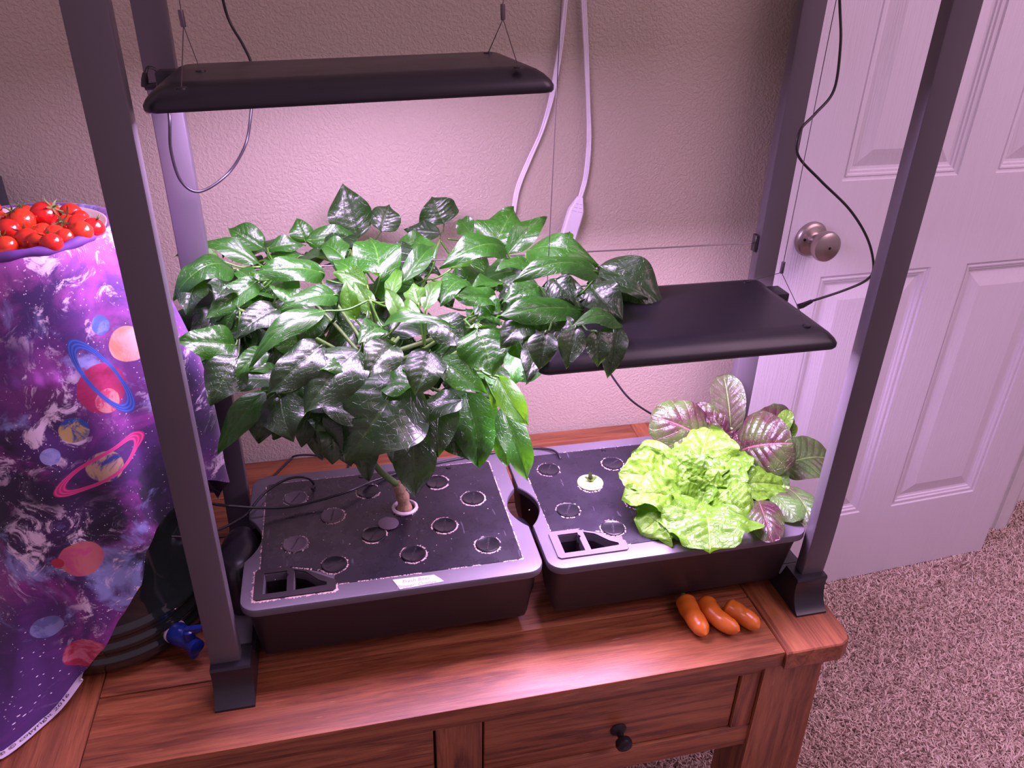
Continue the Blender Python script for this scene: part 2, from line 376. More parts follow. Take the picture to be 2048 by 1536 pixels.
# ------------------------------------------------------------------ carpet pile (nobody could count it)
def carpet_pile():
    t = NT('carpet_fibre'); r_ = t.rnd(); n = t.noise(t.co('Object'), 4, 2)
    col = t.ramp(r_, [(0, (.22, .13, .11)), (.22, (.56, .41, .36)), (.6, (.78, .61, .54)), (1, (.88, .74, .67))])
    mat = t.done(t.bsdf(Base_Color=col, Roughness=.85))
    protos = []
    rg = random.Random(3)
    for k in range(4):
        m = MB(); pts = [Vector((0, 0, 0))]; a = rg.uniform(0, 6.28)
        for i in range(4): pts.append(pts[-1]+Vector((math.cos(a)*.0016*(i+.4), math.sin(a)*.0016*(i+.4), .0034-.0006*i))); a += rg.uniform(-.8, .8)
        m.tube(pts, [.0011, .0015, .0015, .0013, .0007], 4, False); me = m.mesh('fibre', True, True, 0); me.materials.append(mat); protos.append(me)
    # scatter with geometry nodes over the strip of floor that can be seen
    m = MB(); z = FZ+.0005
    m.v = [(.60, -.62, z), (1.45, -.62, z), (2.5, .60, z), (2.5, .70, z), (1.99, .70, z), (1.99, .61, z), (.60, .61, z)]
    m.f = [(0, 1, 2, 6), (2, 3, 4, 5)]
    pil = put('carpet_pile', m.mesh('carpet_pile', False), mat); pil['kind'] = 'stuff'; tag(pil, 'short twisted brown and beige carpet pile covering the floor', 'carpet')
    ng = bpy.data.node_groups.new('pile', 'GeometryNodeTree'); ng.interface.new_socket('Geometry', in_out='INPUT', socket_type='NodeSocketGeometry'); ng.interface.new_socket('Geometry', in_out='OUTPUT', socket_type='NodeSocketGeometry')
    N = ng.nodes; L = ng.links.new; gi = N.new('NodeGroupInput'); go = N.new('NodeGroupOutput')
    # the protos are joined as a switchable mesh: four scatters with different seeds
    join = N.new('GeometryNodeJoinGeometry')
    for k, me in enumerate(protos):
        ob = bpy.data.objects.new('carpet_fibre', me)       # not linked to the scene: only instanced
        oi = N.new('GeometryNodeObjectInfo'); oi.inputs[0].default_value = ob
        dp = N.new('GeometryNodeDistributePointsOnFaces'); dp.inputs['Density'].default_value = 30000; dp.inputs['Seed'].default_value = k
        L(gi.outputs[0], dp.inputs['Mesh']); ip = N.new('GeometryNodeInstanceOnPoints'); L(dp.outputs[0], ip.inputs['Points']); L(oi.outputs['Geometry'], ip.inputs['Instance'])
        rv = N.new('FunctionNodeRandomValue'); rv.data_type = 'FLOAT_VECTOR'; rv.inputs[0].default_value = (-.75, -.75, 0); rv.inputs[1].default_value = (.75, .75, 6.28); rv.inputs['Seed'].default_value = k
        L(rv.outputs[0], ip.inputs['Rotation'])
        rs = N.new('FunctionNodeRandomValue'); rs.inputs[2].default_value = .7; rs.inputs[3].default_value = 1.25; L(rs.outputs[1], ip.inputs['Scale'])
        L(ip.outputs[0], join.inputs[0])
    L(join.outputs[0], go.inputs[0]); mod = pil.modifiers.new('pile', 'NODES'); mod.node_group = ng
carpet_pile()

# ------------------------------------------------------------------ coffee table
TF, TB = -.060, .603
tab = empty('coffee_table', 'reddish-brown oak coffee table with drawers that everything on it stands on', 'table', (.33, .27, FZ))
SX0, SX1, TX0, TX1 = -.156, .8105, -.272, .926
for y0, y1 in ((TF, .057), (.0585, .2155), (.217, .3745), (.376, .489), (.4905, TB)):
    me = bevel_box(SX0+.0008, SX1-.0008, y0, y1, -.030, 0, .0022, 2, 'plank')
    # soft worn front arris on the front plank
    put('plank', me, M['wood_x'], tab)
for x0, x1, s in ((TX0, SX0, -1), (SX1, TX1, 1)):
    m = MB(); o_ = [(x0, TF-.004), (x1, TF-.004), (x1, TB+.003), (x0, TB+.003)]
    cx = .022
    if s > 0: out = [(x0, TF-.004), (x1-cx, TF-.004), (x1-.008, TF+.004), (x1-.001, TF+cx), (x1, TB+.003), (x0, TB+.003)]
    else: out = [(x0, TF+cx), (x0+.008, TF+.004), (x0+cx, TF-.004), (x1, TF-.004), (x1, TB+.003), (x0, TB+.003)]
    c = Vector((sum(a for a, b in out)/len(out), sum(b for a, b in out)/len(out), 0))
    def sh(k, z): return [(a+(c.x-a)*k*.9, b+(c.y-b)*k*.35, z) for a, b in out]
    m.rings([sh(.02, -.034), sh(0, -.031), sh(0, -.006), sh(.012, -.002), sh(.035, 0)])
    put('breadboard_end', m.mesh('breadboard_end', True, True, 25), M['wood_y'], tab)
AY = -.045
def tb(name, *a, mat='wood_x', b=.0015, par=None): return put(name, bevel_box(*a, b, 2, name), M[mat], par or tab)
tb('apron_rail', -.11, .806, AY, AY+.02, -.0545, -.0302)
tb('lower_rail', -.11, .806, AY, AY+.02, -.2195, -.1735)
tb('stile', .757, .7895, AY+.001, AY+.021, -.1735, -.0545, mat='wood_z')
tb('stile', .2885, .3545, AY+.001, AY+.021, -.1735, -.0545, mat='wood_z')
tb('stile', -.11, -.125+.05, AY+.001, AY+.021, -.1735, -.0545, mat='wood_z')
for x0, x1, kx_ in ((.3565, .7555, .5652), (-.073, .2865, .1065)):
    d = tb('drawer', x0+.001, x1-.001, AY+.004, AY+.36, -.1725, -.0555, b=.003)
    k = MB(); k.lathe([(.001, 0), (.0125, 0), (.013, .002), (.010, .005), (.0055, .008), (.0048, .015), (.007, .018), (.0118, .021), (.0130, .026), (.0115, .031), (.006, .034), (.001, .0345)], (kx_, AY+.0045, -.130), (0, -1, 0), 32)
    o = put('knob', k.mesh('knob'), M['knob_black'], d); o['label'] = 'black round drawer knob'
for xa, xb in ((.7905, .888), (-.235, -.13)):
    for ya, yb in ((AY-.004, AY+.075), (.50, .585)):
        m = MB(); fl = .016
        rs = [[(xa-(.0 if xa > 0 else fl)*t_, ya, z), (xb+(fl if xa > 0 else 0)*t_, ya, z), (xb+(fl if xa > 0 else 0)*t_, yb, z), (xa-(.0 if xa > 0 else fl)*t_, yb, z)] for z, t_ in ((FZ+.002, 1), (-.25, .6), (-.0302, 0))]
        m.rings(rs); me = m.mesh('leg', True, True, 20); put('leg', me, M['wood_z'], tab)
tb('side_panel', .80, .82, .032, .50, -.22, -.0302, mat='wood_y'); tb('side_panel', -.16, -.14, .032, .50, -.22, -.0302, mat='wood_y')
tb('back_rail', -.13, .79, .56, .58, -.22, -.0302)
tb('bottom_board', -.14, .80, -.02, .555, -.235, -.2205)

# ------------------------------------------------------------------ plant rack
rack = empty('plant_rack', 'tall grey metal shelf frame with four posts standing on the table', 'rack', (.457, .17, 0))
W = .914; PW, PD, PY, DB = .0383, .0204, .0250, .2899
posts = [(0.0004, PY), (W-PW-.0004, PY), (.0004, PY+DB), (W-PW-.0004, PY+DB)]
for i, (x, y) in enumerate(posts):
    m = MB(); rs = []
    for z, dy in ((.035, .004), (.06, .0035), (.10, .0012), (.15, 0), (1.46, 0)):
        rs.append([(a, b+(dy if y < .1 else -dy), z) for a, b, _ in rrect(x, x+PW, y, y+PD, .0022, 0, 2)])
    m.rings(rs); put('post', m.mesh('post', True, True, 30), M['grey_metal'], rack)
for x in (0, W-.0515):
    # side base: concave front foot, rail, raised hub in the middle, concave rear foot
    m = MB(); prof = []
    for k in range(9):
        t_ = k/8; a = t_*PI/2; prof.append((.001+.0235*(1-math.cos(a*.98))*.95+.001, .004+.0575*math.sin(a)**1.0 if k else .0))
    prof = [(0.0, .0), (.0002, .0035), (.0070, .0085), (.0125, .017), (.0165, .028), (.0185, .040), (.0185, .051), (.0170, .0565), (.0185, .0606), (.052, .061), (.056, .050), (.062, .034)]
    rear = [(.361-a, b) for a, b in prof][::-1]
    full = prof+[(.105, .030)]+[(.255, .030)]+rear
    rs = [[(xx, a, b) for a, b in full] for xx in (x, x+.0515)]
    m.quad_grid(rs, True); m.cap(0, len(full), True); m.cap(len(full), len(full))
    o = put('foot', m.mesh('foot', True, True, 28), M['foot_black'], rack)
    # grey plate with the moulded plug mark
    xi = x+.006 if x == 0 else x+.004
    pl = put('base_plate', bevel_box(xi, xi+.040, .085, .262, .028, .0335, .002, 2, 'plate'), M['base_grey'] if x == 0 else M['foot_black'], rack)
    mk = MB(); mk.tube([(xi+.02+.010*math.cos(a*PI/12), .165+.010*math.sin(a*PI/12), .0336) for a in range(25)], .0006, 6)
    mk.tube([(xi+.014, .165, .0336), (xi+.018, .165, .0336), (xi+.018, .169, .0336), (xi+.025, .169, .0336), (xi+.025, .161, .0336), (xi+.018, .161, .0336), (xi+.018, .165, .0336)], .0005, 6)
    mk.box(xi+.003, xi+.036, .149, .1494, .0334, .0341)
    put('moulded_mark', mk.mesh('mark'), M['cap'], pl)
    # rounded hub
    hx = x+.031 if x == 0 else x+.021
    m = MB(); n = 40; rs = []
    for zz, k in ((.030, 1), (.07, 1), (.095, .985), (.108, .94), (.116, .85), (.1205, .65), (.122, .3)):
        rs.append([(hx+.030*k*math.cos(2*PI*a/n), .198+.058*k*math.sin(2*PI*a/n), zz) for a in range(n)])
    m.rings(rs); put('hub', m.mesh('hub', True, True, 50), M['foot_black'], rack)
m = MB(); rs = []
for zz, k in ((.0005, 1), (.070, .96), (.085, .85), (.090, .6), (.091, .25)): rs.append([(.4635+.020*k*math.cos(2*PI*a/32), .186+.046*k*math.sin(2*PI*a/32), zz) for a in range(32)])
m.rings(rs); put('hub', m.mesh('hub', True, True, 50), M['foot_black'], rack)
tb_ = lambda name, *a: put(name, bevel_box(*a, .002, 2, name), M['grey_metal'], rack)
tb_('top_bar', PW+.001, W-PW-.001, PY, PY+PD, 1.42, 1.455); tb_('top_bar', PW+.001, W-PW-.001, PY+DB, PY+DB+PD, 1.42, 1.455)
tb_('side_bar', .001, PW-.001, PY+PD+.0005, PY+DB-.0005, 1.42, 1.455); tb_('side_bar', W-PW+.001, W-.001, PY+PD+.0005, PY+DB-.0005, 1.42, 1.455)
zb = at_y(1505, 490, PY+DB).z
m = MB(); m.tube([(PW+.006, PY+DB+.01, zb+.0), (W-PW-.006, PY+DB+.01, zb)], .0011, 6); put('brace_cable', m.mesh('brace_cable'), M['wire'], rack)
for xx in (PW+.0005, W-PW-.0065): put('cable_clip', bevel_box(xx, xx+.006, PY+DB+.004, PY+DB+.016, zb-.014, zb+.014, .001, 1, 'clip'), M['foot_black'], rack)


# ------------------------------------------------------------------ grow lights
LW, LD, LH, LI = .4162, .2207, .026, .0235
def grow_light(cx, cy, cz, ro, ti, ya, label, led, wires, strength_side):
    root = empty('grow_light', label, 'lamp', (cx, cy, cz), 'grow light panels')
    root.rotation_euler = (ti, -ro, ya)
    m = MB(); hw, hd = LW/2, LD/2; rs = []
    for ins, z in ((.006, 0), (.0015, .0005), (0, .003), (0, .0075), (.003, .0125), (.009, .0185), (.016, .0228), (LI, .0252), (LI+.006, LH)):
        rs.append(rrect(-hw+ins, hw-ins, -hd+ins, hd-ins, max(.013-ins*.2, .006), z, 8))
    m.rings(rs, False, True)
    b = m.quad_grid([rrect(-hw+.006, hw-.006, -hd+.006, hd-.006, .0118, 0, 8), rrect(-hw+.014, hw-.014, -hd+.014, hd-.014, .009, 0, 8), rrect(-hw+.016, hw-.016, -hd+.016, hd-.016, .008, .003, 8)], True)
    n = len(rs[0]); m.cap(b+2*n, n, True)
    put('hood', m.mesh('hood', True, True, 50), M['lamp_black'], root, loc=(0, 0, 0))
    m = MB(); m.rings([rrect(-hw+.02, hw-.02, -hd+.02, hd-.02, .01, .0015, 4), rrect(-hw+.02, hw-.02, -hd+.02, hd-.02, .01, .0028, 4)])
    put('diode_panel', m.mesh('diode_panel', False), led, root, loc=(0, 0, 0))
    bpy.context.view_layer.update(); MW = root.matrix_world.inverted()
    for fr, bk, ap, top in wires:
        hit = MB(); a, b_, c = [MW @ Vector(v) for v in (fr, bk, ap)]
        a.z = b_.z = LH; t_ = MW @ Vector(top)
        hit.tube([a, c], .00055, 5); hit.tube([b_, c], .00055, 5); hit.tube([c, t_], .00055, 5)
        wo = put('hanging_wire', hit.mesh('hanging_wire'), M['wire'], root, loc=(0, 0, 0))
        f = MB(); f.lathe([(.0026, 0), (.0028, .001), (.0028, .0155), (.0026, .0165)], c-Vector((0, 0, .001)), (0, 0, 1), 16); put('ferrule', f.mesh('ferrule'), M['wire'], wo, loc=(0, 0, 0))
        for e in (a, b_):
            f = MB(); f.lathe([(.0055, -.0003), (.0052, .0012), (.003, .0016), (.001, .0016)], e, (0, 0, 1), 20); put('wire_eyelet', f.mesh('eyelet'), M['lamp_black'], root, loc=(0, 0, 0))
    sx = strength_side
    put('power_socket', bevel_box(*sorted((sx*(hw-.022), sx*(hw+.004))), .030, .064, .006, .0235, .002, 2, 'socket'), M['lamp_black'], root, loc=(0, 0, 0))
    return root
def up(v, z=1.42): return Vector((v.x, v.y, z))
a1, a2 = at_y(367, 52, .184), at_y(1006, 38, .184)
LL = grow_light(.2455, .1842, .7594, .0362, -.007, .0247, 'black rectangular grow light hanging at upper left above the pepper plant', M['led_left'],
    [(at_z(360, 165, .786), at_z(399, 130, .786), a1, up(a1)), (at_z(1037, 136, .792), at_z(976, 105, .792), a2, up(a2))], -1)
a3 = at_y(1563, 545, .150); zt = .4454+LH
RL = grow_light(.6478, .1533, .4454, .0002, .012, .0076, 'black rectangular grow light hanging low at right over the lettuce', M['led_right'],
    [(at_z(1614, 650, zt), at_z(1492, 565, zt), a3, Vector(a3)+Vector((.004, 0, 1))), (Vector((.482, .075, zt)), Vector((.482, .232, zt)), at_y(1092, 618, .150), up(at_y(1118, 160, .17)))], 1)

# ------------------------------------------------------------------ hydroponic trays
LZ = .1375
def lid_outline(x0, x1, y0, y1, r, z, ins=0, nl=True, nr=True, yc=.186):
    """rounded rectangle with a lens shaped notch on each long side"""
    x0 += ins; x1 -= ins; y0 += ins; y1 -= ins; pts = []
    base = rrect(x0, x1, y0, y1, max(r-ins, .004), z, 6)   # starts lower right, counter clockwise
    q = base[0:7]; pts += q
    hl, dp = .050, .0215
    def arc(xe, sgn, yy0, yy1):
        out = []
        for k in range(13):
            t_ = k/12; y = yy0+(yy1-yy0)*t_; out.append((xe+sgn*(dp+ins*.3)*math.sin(PI*t_)**.85, y, z))
        return out
    if nr: pts += arc(x1, -1, yc-hl-ins, yc+hl+ins)
    else: pts += [(x1, yc-hl+(2*hl)*k/12, z) for k in range(13)]
    pts += base[7:21]
    if nl: pts += arc(x0, 1, yc+hl+ins, yc-hl-ins)
    else: pts += [(x0, yc+hl-(2*hl)*k/12, z) for k in range(13)]
    pts += base[21:28]; return pts
rc = random.Random(11)
def crumbs(m, path, dens, spread, size, z):
    for i in range(len(path)-1):
        a, b = Vector(path[i]), Vector(path[i+1]); L_ = (b-a).length; n = max(1, int(L_*dens)) if dens*L_ > 1 else (1 if rc.random() < dens*L_ else 0)
        for _ in range(n):
            p = a.lerp(b, rc.random())
            if noise.noise(p*55) < -.18: continue
            p += Vector((rc.gauss(0, spread), rc.gauss(0, spread), 0)); s_ = size*rc.uniform(.4, 1.5); k = len(m.v); an = rc.uniform(0, 6)
            ca, sa = math.cos(an), math.sin(an); e = rc.uniform(.5, 1)
            for dx, dy, dz in ((-1, -e, 0), (1, -e*.6, 0), (.7, e, 0), (-.8, e*.8, 0), (0, 0, .6)):
                m.v.append((p.x+s_*(dx*ca-dy*sa), p.y+s_*(dx*sa+dy*ca), z+max(0, dz)*s_*.7))
            m.f += [(k, k+1, k+4), (k+1, k+2, k+4), (k+2, k+3, k+4), (k+3, k, k+4)]
logo = text_mesh('AeroGarden', .0052)
def tray(x0, x1, y0, y1, label, caps, left):
    root = empty('hydroponic_tray', label, 'planter', ((x0+x1)/2, (y0+y1)/2, .02), 'hydroponic trays')
    r = .024
    m = MB(); rs = []
    for ins, z in ((.040, .0205), (.030, .022), (.026, .027), (.022, .038), (.008, .105), (.003, .1225), (.003, .1245)):
        xm = (x0+x1)/2; f_ = 1+.45*ins/((x1-x0)/2)
        rs.append([(xm+(a-xm)*f_, b, c) for a, b, c in lid_outline(x0+.003, x1-.003, y0+.003, y1-.003, .030, z, ins, True, left)])
    m.rings(rs); bowl_me = m.mesh('bowl', True, True, 50)
    m = MB(); rs = []
    for ins, z in ((.004, .125), (.0005, .1255), (0, .127), (0, LZ-.0022), (.0008, LZ-.0006), (.0028, LZ)):
        rs.append(lid_outline(x0, x1, y0, y1, r, z, ins, True, left))
    m.rings(rs, True, True); lid_me = m.mesh('lid', True, True, 40)
    dx0, dx1, dy0, dy1 = x0+.0235, x1-.0265, .064, y1-.026
    px0, px1, py0, py1 = dx0-.006, dx0+.102, dy0-.012, dy0+.048
    # deck panel with the corner cut away for the filling tray
    dz = LZ+.0009
    out = [(px1-.004, dy0), (dx1-.004, dy0), (dx1, dy0+.004), (dx1, dy1-.004), (dx1-.004, dy1), (dx0+.004, dy1), (dx0, dy1-.004), (dx0, py1+.001), (dx0+.05, py1-.004), (px1, dy0+.022)]
    m = MB(); m.rings([[(a, b, LZ-.001) for a, b in out], [(a, b, dz-.0003) for a, b in out], [(a*.998+(x0+x1)/2*.002, b*.998+.186*.002, dz) for a, b in out]])
    put('deck_panel', m.mesh('deck_panel', True, True, 30), M['deck'], root)
    # filling tray: frame with two wells
    po = [(px0+.004, py0), (px1-.004, py0), (px1, py0+.004), (px1, py0+.020), (px1-.012, py0+.028), (px1-.04, py1-.012), (px1-.062, py1-.003), (px0+.05, py1), (px0+.004, py1), (px0, py1-.004), (px0, py0+.004)]
    fz = LZ+.0024
    sq = [(px0+.012, py0+.010), (px0+.043, py0+.010), (px0+.043, py1-.022), (px0+.046, py1-.018), (px0+.043, py1-.014), (px0+.043, py1-.009), (px0+.012, py1-.009)]
    tri = [(px0+.052, py0+.010), (px0+.096, py0+.012), (px0+.096, py0+.017), (px0+.085, py0+.024), (px0+.068, py1-.016), (px0+.052, py1-.009)]
    k1, k2 = prism(sq, .085, LZ+.01, .10), prism(tri, .085, LZ+.01, .10)
    put('bowl', cut(bowl_me, k1, k2), M['bowl'], root); lid = put('lid', cut(lid_me, k1, k2), M['lid'], root)
    bm = bmesh.new(); loops = []
    for poly in (po, sq, tri):
        vv = [bm.verts.new((a, b, fz)) for a, b in poly]; ee = [bm.edges.new((vv[i], vv[(i+1) % len(vv)])) for i in range(len(vv))]; loops.append((vv, ee))
    bmesh.ops.triangle_fill(bm, use_beauty=True, edges=[e for _, ee in loops for e in ee])
    me = bpy.data.meshes.new('tmp'); bm.to_mesh(me); bm.free()
    m = MB(); m.v = [tuple(v.co) for v in me.vertices]; m.f = [tuple(p.vertices) for p in me.polygons]
    for poly, dep, shr in ((po, .0032, 0), (sq, .030, .08), (tri, .030, .08)):
        cx_ = sum(a for a, _ in poly)/len(poly); cy_ = sum(b for _, b in poly)/len(poly)
        if poly is po: m.quad_grid([[(a, b, fz) for a, b in poly], [(a, b, fz-dep) for a, b in poly]], True)
        else: m.quad_grid([[(a, b, fz) for a, b in poly], [(a, b, fz-.0009) for a, b in poly]], True)
    port = put('filling_tray', m.mesh('filling_tray', True, True, 30), M['bowl'] if left else M['lid'], root)
    cr = MB()
    crumbs(cr, [(px1, dy0, 0), (dx1, dy0, 0), (dx1, dy1, 0), (dx0, dy1, 0), (dx0, py1, 0)], 1900 if left else 420, .0007, .00085, dz-.0004)
    if left: crumbs(cr, [(px0, py1, 0), (px0, py0, 0), (px1, py0, 0), (px1, py0+.02, 0)], 5200, .0011, .0011, LZ)
    crumbs(cr, [(px0+.03, py1+.002, 0), (px1-.01, dy0+.03, 0)], 1500, .001, .0008, dz)
    for c in caps:
        x, y, kind = c[:3]
        ring = [(x+.0188*math.cos(a*PI/12), y+.0188*math.sin(a*PI/12), 0) for a in range(25)]
        crumbs(cr, ring, (2300 if left else 1200)*(c[3] if len(c) > 3 else 1), .0009, .0008, dz)
        if kind == 'cap' or kind == 'dusty':
            m = MB(); m.lathe([(.0178, 0), (.0182, .0008), (.0176, .0016), (.0160, .0019), (.0155, .0016), (.001, .0016)], (x, y, dz), (0, 0, 1), 40)
            cp = put('pod_cap', m.mesh('pod_cap'), M['cap'] if kind == 'cap' else M['cap_dusty'], root)
            o = put('lettering', logo, M['lettering'] if kind == 'cap' else M['dark_lettering'], cp)
            if kind != 'cap':
                o.data = logo.copy(); o.data.materials.clear(); o.data.materials.append(M['dark_lettering'])
            o.location = Vector((x, y, dz+.0018))+o.location; o.rotation_euler = (0, 0, R(rc.choice((62, 80, 75, 30, 68))))
    if left: crumbs(cr, [(dx0+.02, dy0+.01, 0), (dx1-.02, dy1-.02, 0), (dx0+.05, dy1-.05, 0), (dx1-.05, dy0+.05, 0)], 130, .045, .0007, dz)
    o = put('mineral_crust', cr.mesh('mineral_crust', False, False), M['crust'], root); o['kind'] = 'stuff'
    for bx, by in ((dx0+.15, dy1-.006), (dx1-.07, dy1-.008)):
        m = MB(); m.lathe([(.0045, 0), (.004, .0015), (.0008, .002)], (bx, by, dz), (0, 0, 1), 16); put('locator_bump', m.mesh('bump'), M['cap'], root)
    return root
PYR = (.2725, .2160, .1595, .1040)
LC = [(.1149, PYR[0], 'dusty', .5), (.1155, PYR[2], 'dusty', .5), (.1700, PYR[1], 'dusty', .8), (.1700, PYR[3], 'cap', .6), (.2275, .2690, 'cap', 1.2), (.2289, PYR[2]-.001, 'cap', 1.6), (.2805, .2135, 'none', .8),
      (.2814, PYR[3], 'cap', 1.1), (.3350, PYR[2], 'cap', 1.5), (.3390, PYR[0], 'cap', 1.8), (.3893, .2185, 'cap', 1.4), (.3905, PYR[3], 'cap', 1)]
trL = tray(.0455, .4605, .0355, .3445, 'grey-lidded black hydroponic tray at left holding the pepper plant', LC, True)
RC = [(x+.4140, y, 'cap', 1) for x, y, *_ in LC]
RC = [(a, b, ('none' if i in (6, 9, 10) or (i == 2) else 'cap'), c) for i, (a, b, k, c) in enumerate(RC)]
trR = tray(.4665, .8775, .0335, .3445, 'grey-lidded black hydroponic tray at right holding the lettuces', RC, False)
# a loose spare cap lying on the left deck
m = MB(); m.lathe([(.0155, 0), (.0158, .0006), (.0150, .0011), (.001, .0011)], (.2520, .1795, LZ+.0021), (.05, .03, 1), 36)
o = put('spare_cap', m.mesh('spare_cap'), M['cap_dusty']); tag(o, 'loose translucent disc lying on the left tray just in front of the stem', 'cap')
# masking tape with hand writing
m = MB(); tp = [at_z(785, 1160, LZ), at_z(800, 1179, LZ), at_z(888, 1163, LZ), at_z(880, 1157, LZ), at_z(868, 1150, LZ)]
m.rings([[(v.x, v.y, LZ+.0002) for v in tp], [(v.x, v.y, LZ+.0006) for v in tp]]); tape = put('tape_label', m.mesh('tape', False), M['tape'], trL); tape['label'] = 'pale masking tape with pencilled writing'
for s_, yy, sz in (('Fresh Bites', .0520, .0085), ('Pepper: Orange', .0430, .0085)):
    o = put('handwriting', text_mesh(s_, sz, 'handwriting', .25), M['pen'], tape); o.location = Vector((.2785, yy-.001, LZ+.0007))+o.location; o.rotation_euler = (0, 0, R(1.5))

# ------------------------------------------------------------------ leaves
def leaf_me(b, t, wd, nrm, arch=.12, fold=.25, wave=.12, quilt=.06, nv=7.5, shape='pepper', seed=0, stalk=None, curl=0, M_=26, K=6, ruffle=0, srad=.0013):
    rg = random.Random(seed); b, t = Vector(b), Vector(t); ax = t-b; L_ = ax.length; e1 = ax/L_
    n = nrm-e1*nrm.dot(e1); n = n.normalized() if n.length > 1e-4 else Vector((0, 0, 1)); e2 = e1.cross(n)
    ph = [rg.uniform(0, 6.28) for _ in range(5)]; sk = rg.uniform(-.05, .05)
    rows = []; uvs = []
    for i in range(M_+1):
        s = i/M_
        if shape == 'pepper': hw = (s**.62)*((1-s)**1.05)*2.02*(1+.05*math.sin(9*s+ph[0]))
        elif shape == 'round': hw = (s**.5)*((1-s)**.42)*1.40*(1+.05*math.sin(8*s+ph[0]))
        elif shape == 'frill': hw = (min(1, s*1.7+.12)**.9)*((1-s)**.30)*1.12*(1+.12*math.sin(13*s+ph[0]))
        hw = max(hw, .004)*wd/2*{'pepper': 1.44, 'round': 1.34, 'frill': 1.15}[shape]
        ar = 4*s*(1-s)*arch*L_
        c = b+e1*(L_*s)+n*ar+e2*(sk*L_*math.sin(PI*s))
        row = []; uvr = []
        for j in range(-K, K+1):
            v = j/K; av = abs(v)
            vn = s*nv-av**.8*1.9
            q = abs(math.sin(PI*(vn+.5)))**.7*(1-av**3)*min(1, av*6+.15)*quilt*wd*min(1, (1-s)*5)*min(1, s*6)
            wv = wave*wd*math.sin(s*9+ph[1]+(0 if v > 0 else ph[2]))*av*av
            h = av*hw*math.sin(fold)-curl*hw*av*av+q+wv
            x_ = v*hw*math.cos(fold)
            p = c+e2*x_+n*h
            if ruffle:
                e = av**2*.9+.18
                q0 = p.copy(); p += n*(ruffle*wd*e*(noise.noise(q0*38+Vector((seed, 0, 0)))*1.5+.35*noise.noise(q0*90)))+e2*(ruffle*wd*.9*av*noise.noise(q0*60+Vector((0, seed, 0))))+e1*(ruffle*wd*1.3*max(s-.5, av-.6, 0)*noise.noise(q0*50+Vector((0, 3, seed))))
                p += n*(min(ruffle*8, 1)*.0042*(max(0, noise.noise(q0*150)+.1)+.5*abs(noise.noise(q0*260))))
            row.append(p); uvr.append((s, v))
        rows.append(row); uvs.append(uvr)
    m = MB(); m.quad_grid(rows); nl = len(m.v)
    flat = [x for r_ in uvs for x in r_]
    if stalk is not None:
        a = Vector(stalk); mid = (a+b)/2+Vector((0, 0, -.1*(a-b).length))
        pts = smooth([a, mid, b, b+e1*L_*.10+n*(4*.1*.9*arch*L_-.0006)], 4); m.tube(pts, [srad*1.15]*(len(pts)-1)+[srad*.4], 5)
    me = bpy.data.meshes.new('leaf'); me.from_pydata(m.v, [], m.f); uvl = me.uv_layers.new(name='UVMap')
    n_ = len(m.v); arr = flat+[(.0, .0)]*(n_-nl)
    vi = np.empty(len(me.loops), dtype=np.int32); me.loops.foreach_get('vertex_index', vi)
    uvl.data.foreach_set('uv', np.array(arr, dtype=np.float32)[vi].ravel()); me.shade_smooth(); me.update(); return me
TOCAM = lambda p: (CAMP-Vector(p)).normalized()
UPZ = Vector((0, 0, 1))
lrg = random.Random(5)
def pleaf(par, bx, by, by_, tx, ty, ty_, wpx, face=.6, mat='leaf', stalk=None, shape='pepper', **k):
    """leaf whose base and tip stand at the depths by_ and ty_; face 1 = turned to the room, 0 = turned to the lamp above"""
    b = at_y(bx, by, by_); t = at_y(tx, ty, ty_)
    if b.z < LZ+.010: b = at_z(bx, by, LZ+.010)
    if t.z < LZ+.010 and t.y > .03: t = at_z(tx, ty, LZ+.010)
    dist = (b-CAMP).dot(FWD); wd = wpx*dist/CF
    n = TOCAM(b)*face+UPZ*(1-face)
    n += Vector((lrg.uniform(-.12, .12), lrg.uniform(-.12, .12), 0)); seed = lrg.randrange(9999)
    return put('leaf', leaf_me(b, t, wd*1.06, n, seed=seed, stalk=stalk, shape=shape, **k), M[mat], par)
# ---- pepper plant
SB = Vector((.2805, .2130, LZ))
plant = empty('pepper_plant', 'large bushy dark green pepper plant growing out of the left tray', 'plant', tuple(SB+Vector((0, 0, .002))))
st = [SB+Vector((0, 0, -.004)), at_y(803, 985, .209), at_y(792, 968, .207), at_y(757, 938, .200), at_y(735, 900, .198), at_y(728, 840, .200), at_y(745, 770, .205), at_y(770, 700, .21)]
m = MB(); w_ = smooth(st[:3], 8); m.tube(w_, [.0112+.0014*math.sin(i*1.3)-.0003*i for i in range(len(w_))], 14)
o = put('woody_stem_base', m.mesh('woody', True, True, 0), M['woody'], plant); o['label'] = 'tan woody stem base'
m = MB(); g_ = smooth(st[2:], 8); m.tube(g_, [.0052-.00005*i for i in range(len(g_))], 10); put('stem', m.mesh('stem', True, True, 0), M['stem'], plant)
crown = st[-1]; nodes = []
for (nx, ny, nd) in ((560, 640, .20), (640, 560, .30), (740, 600, .18), (850, 560, .30), (930, 640, .16), (1060, 560, .24), (1120, 620, .16), (700, 500, .40), (880, 480, .42), (560, 540, .32), (620, 760, .15), (960, 740, .15), (900, 790, .18), (480, 620, .22)):
    e = at_y(nx, ny, nd); mid = crown.lerp(e, .5)+Vector((0, 0, -.02)); nodes += [mid, e]
    m = MB(); pts = smooth([st[5].lerp(crown, lrg.random()), mid, e], 6); m.tube(pts, [.0034-.0001*i for i in range(len(pts))], 7); put('branch', m.mesh('branch', True, True, 0), M['stem'], plant)
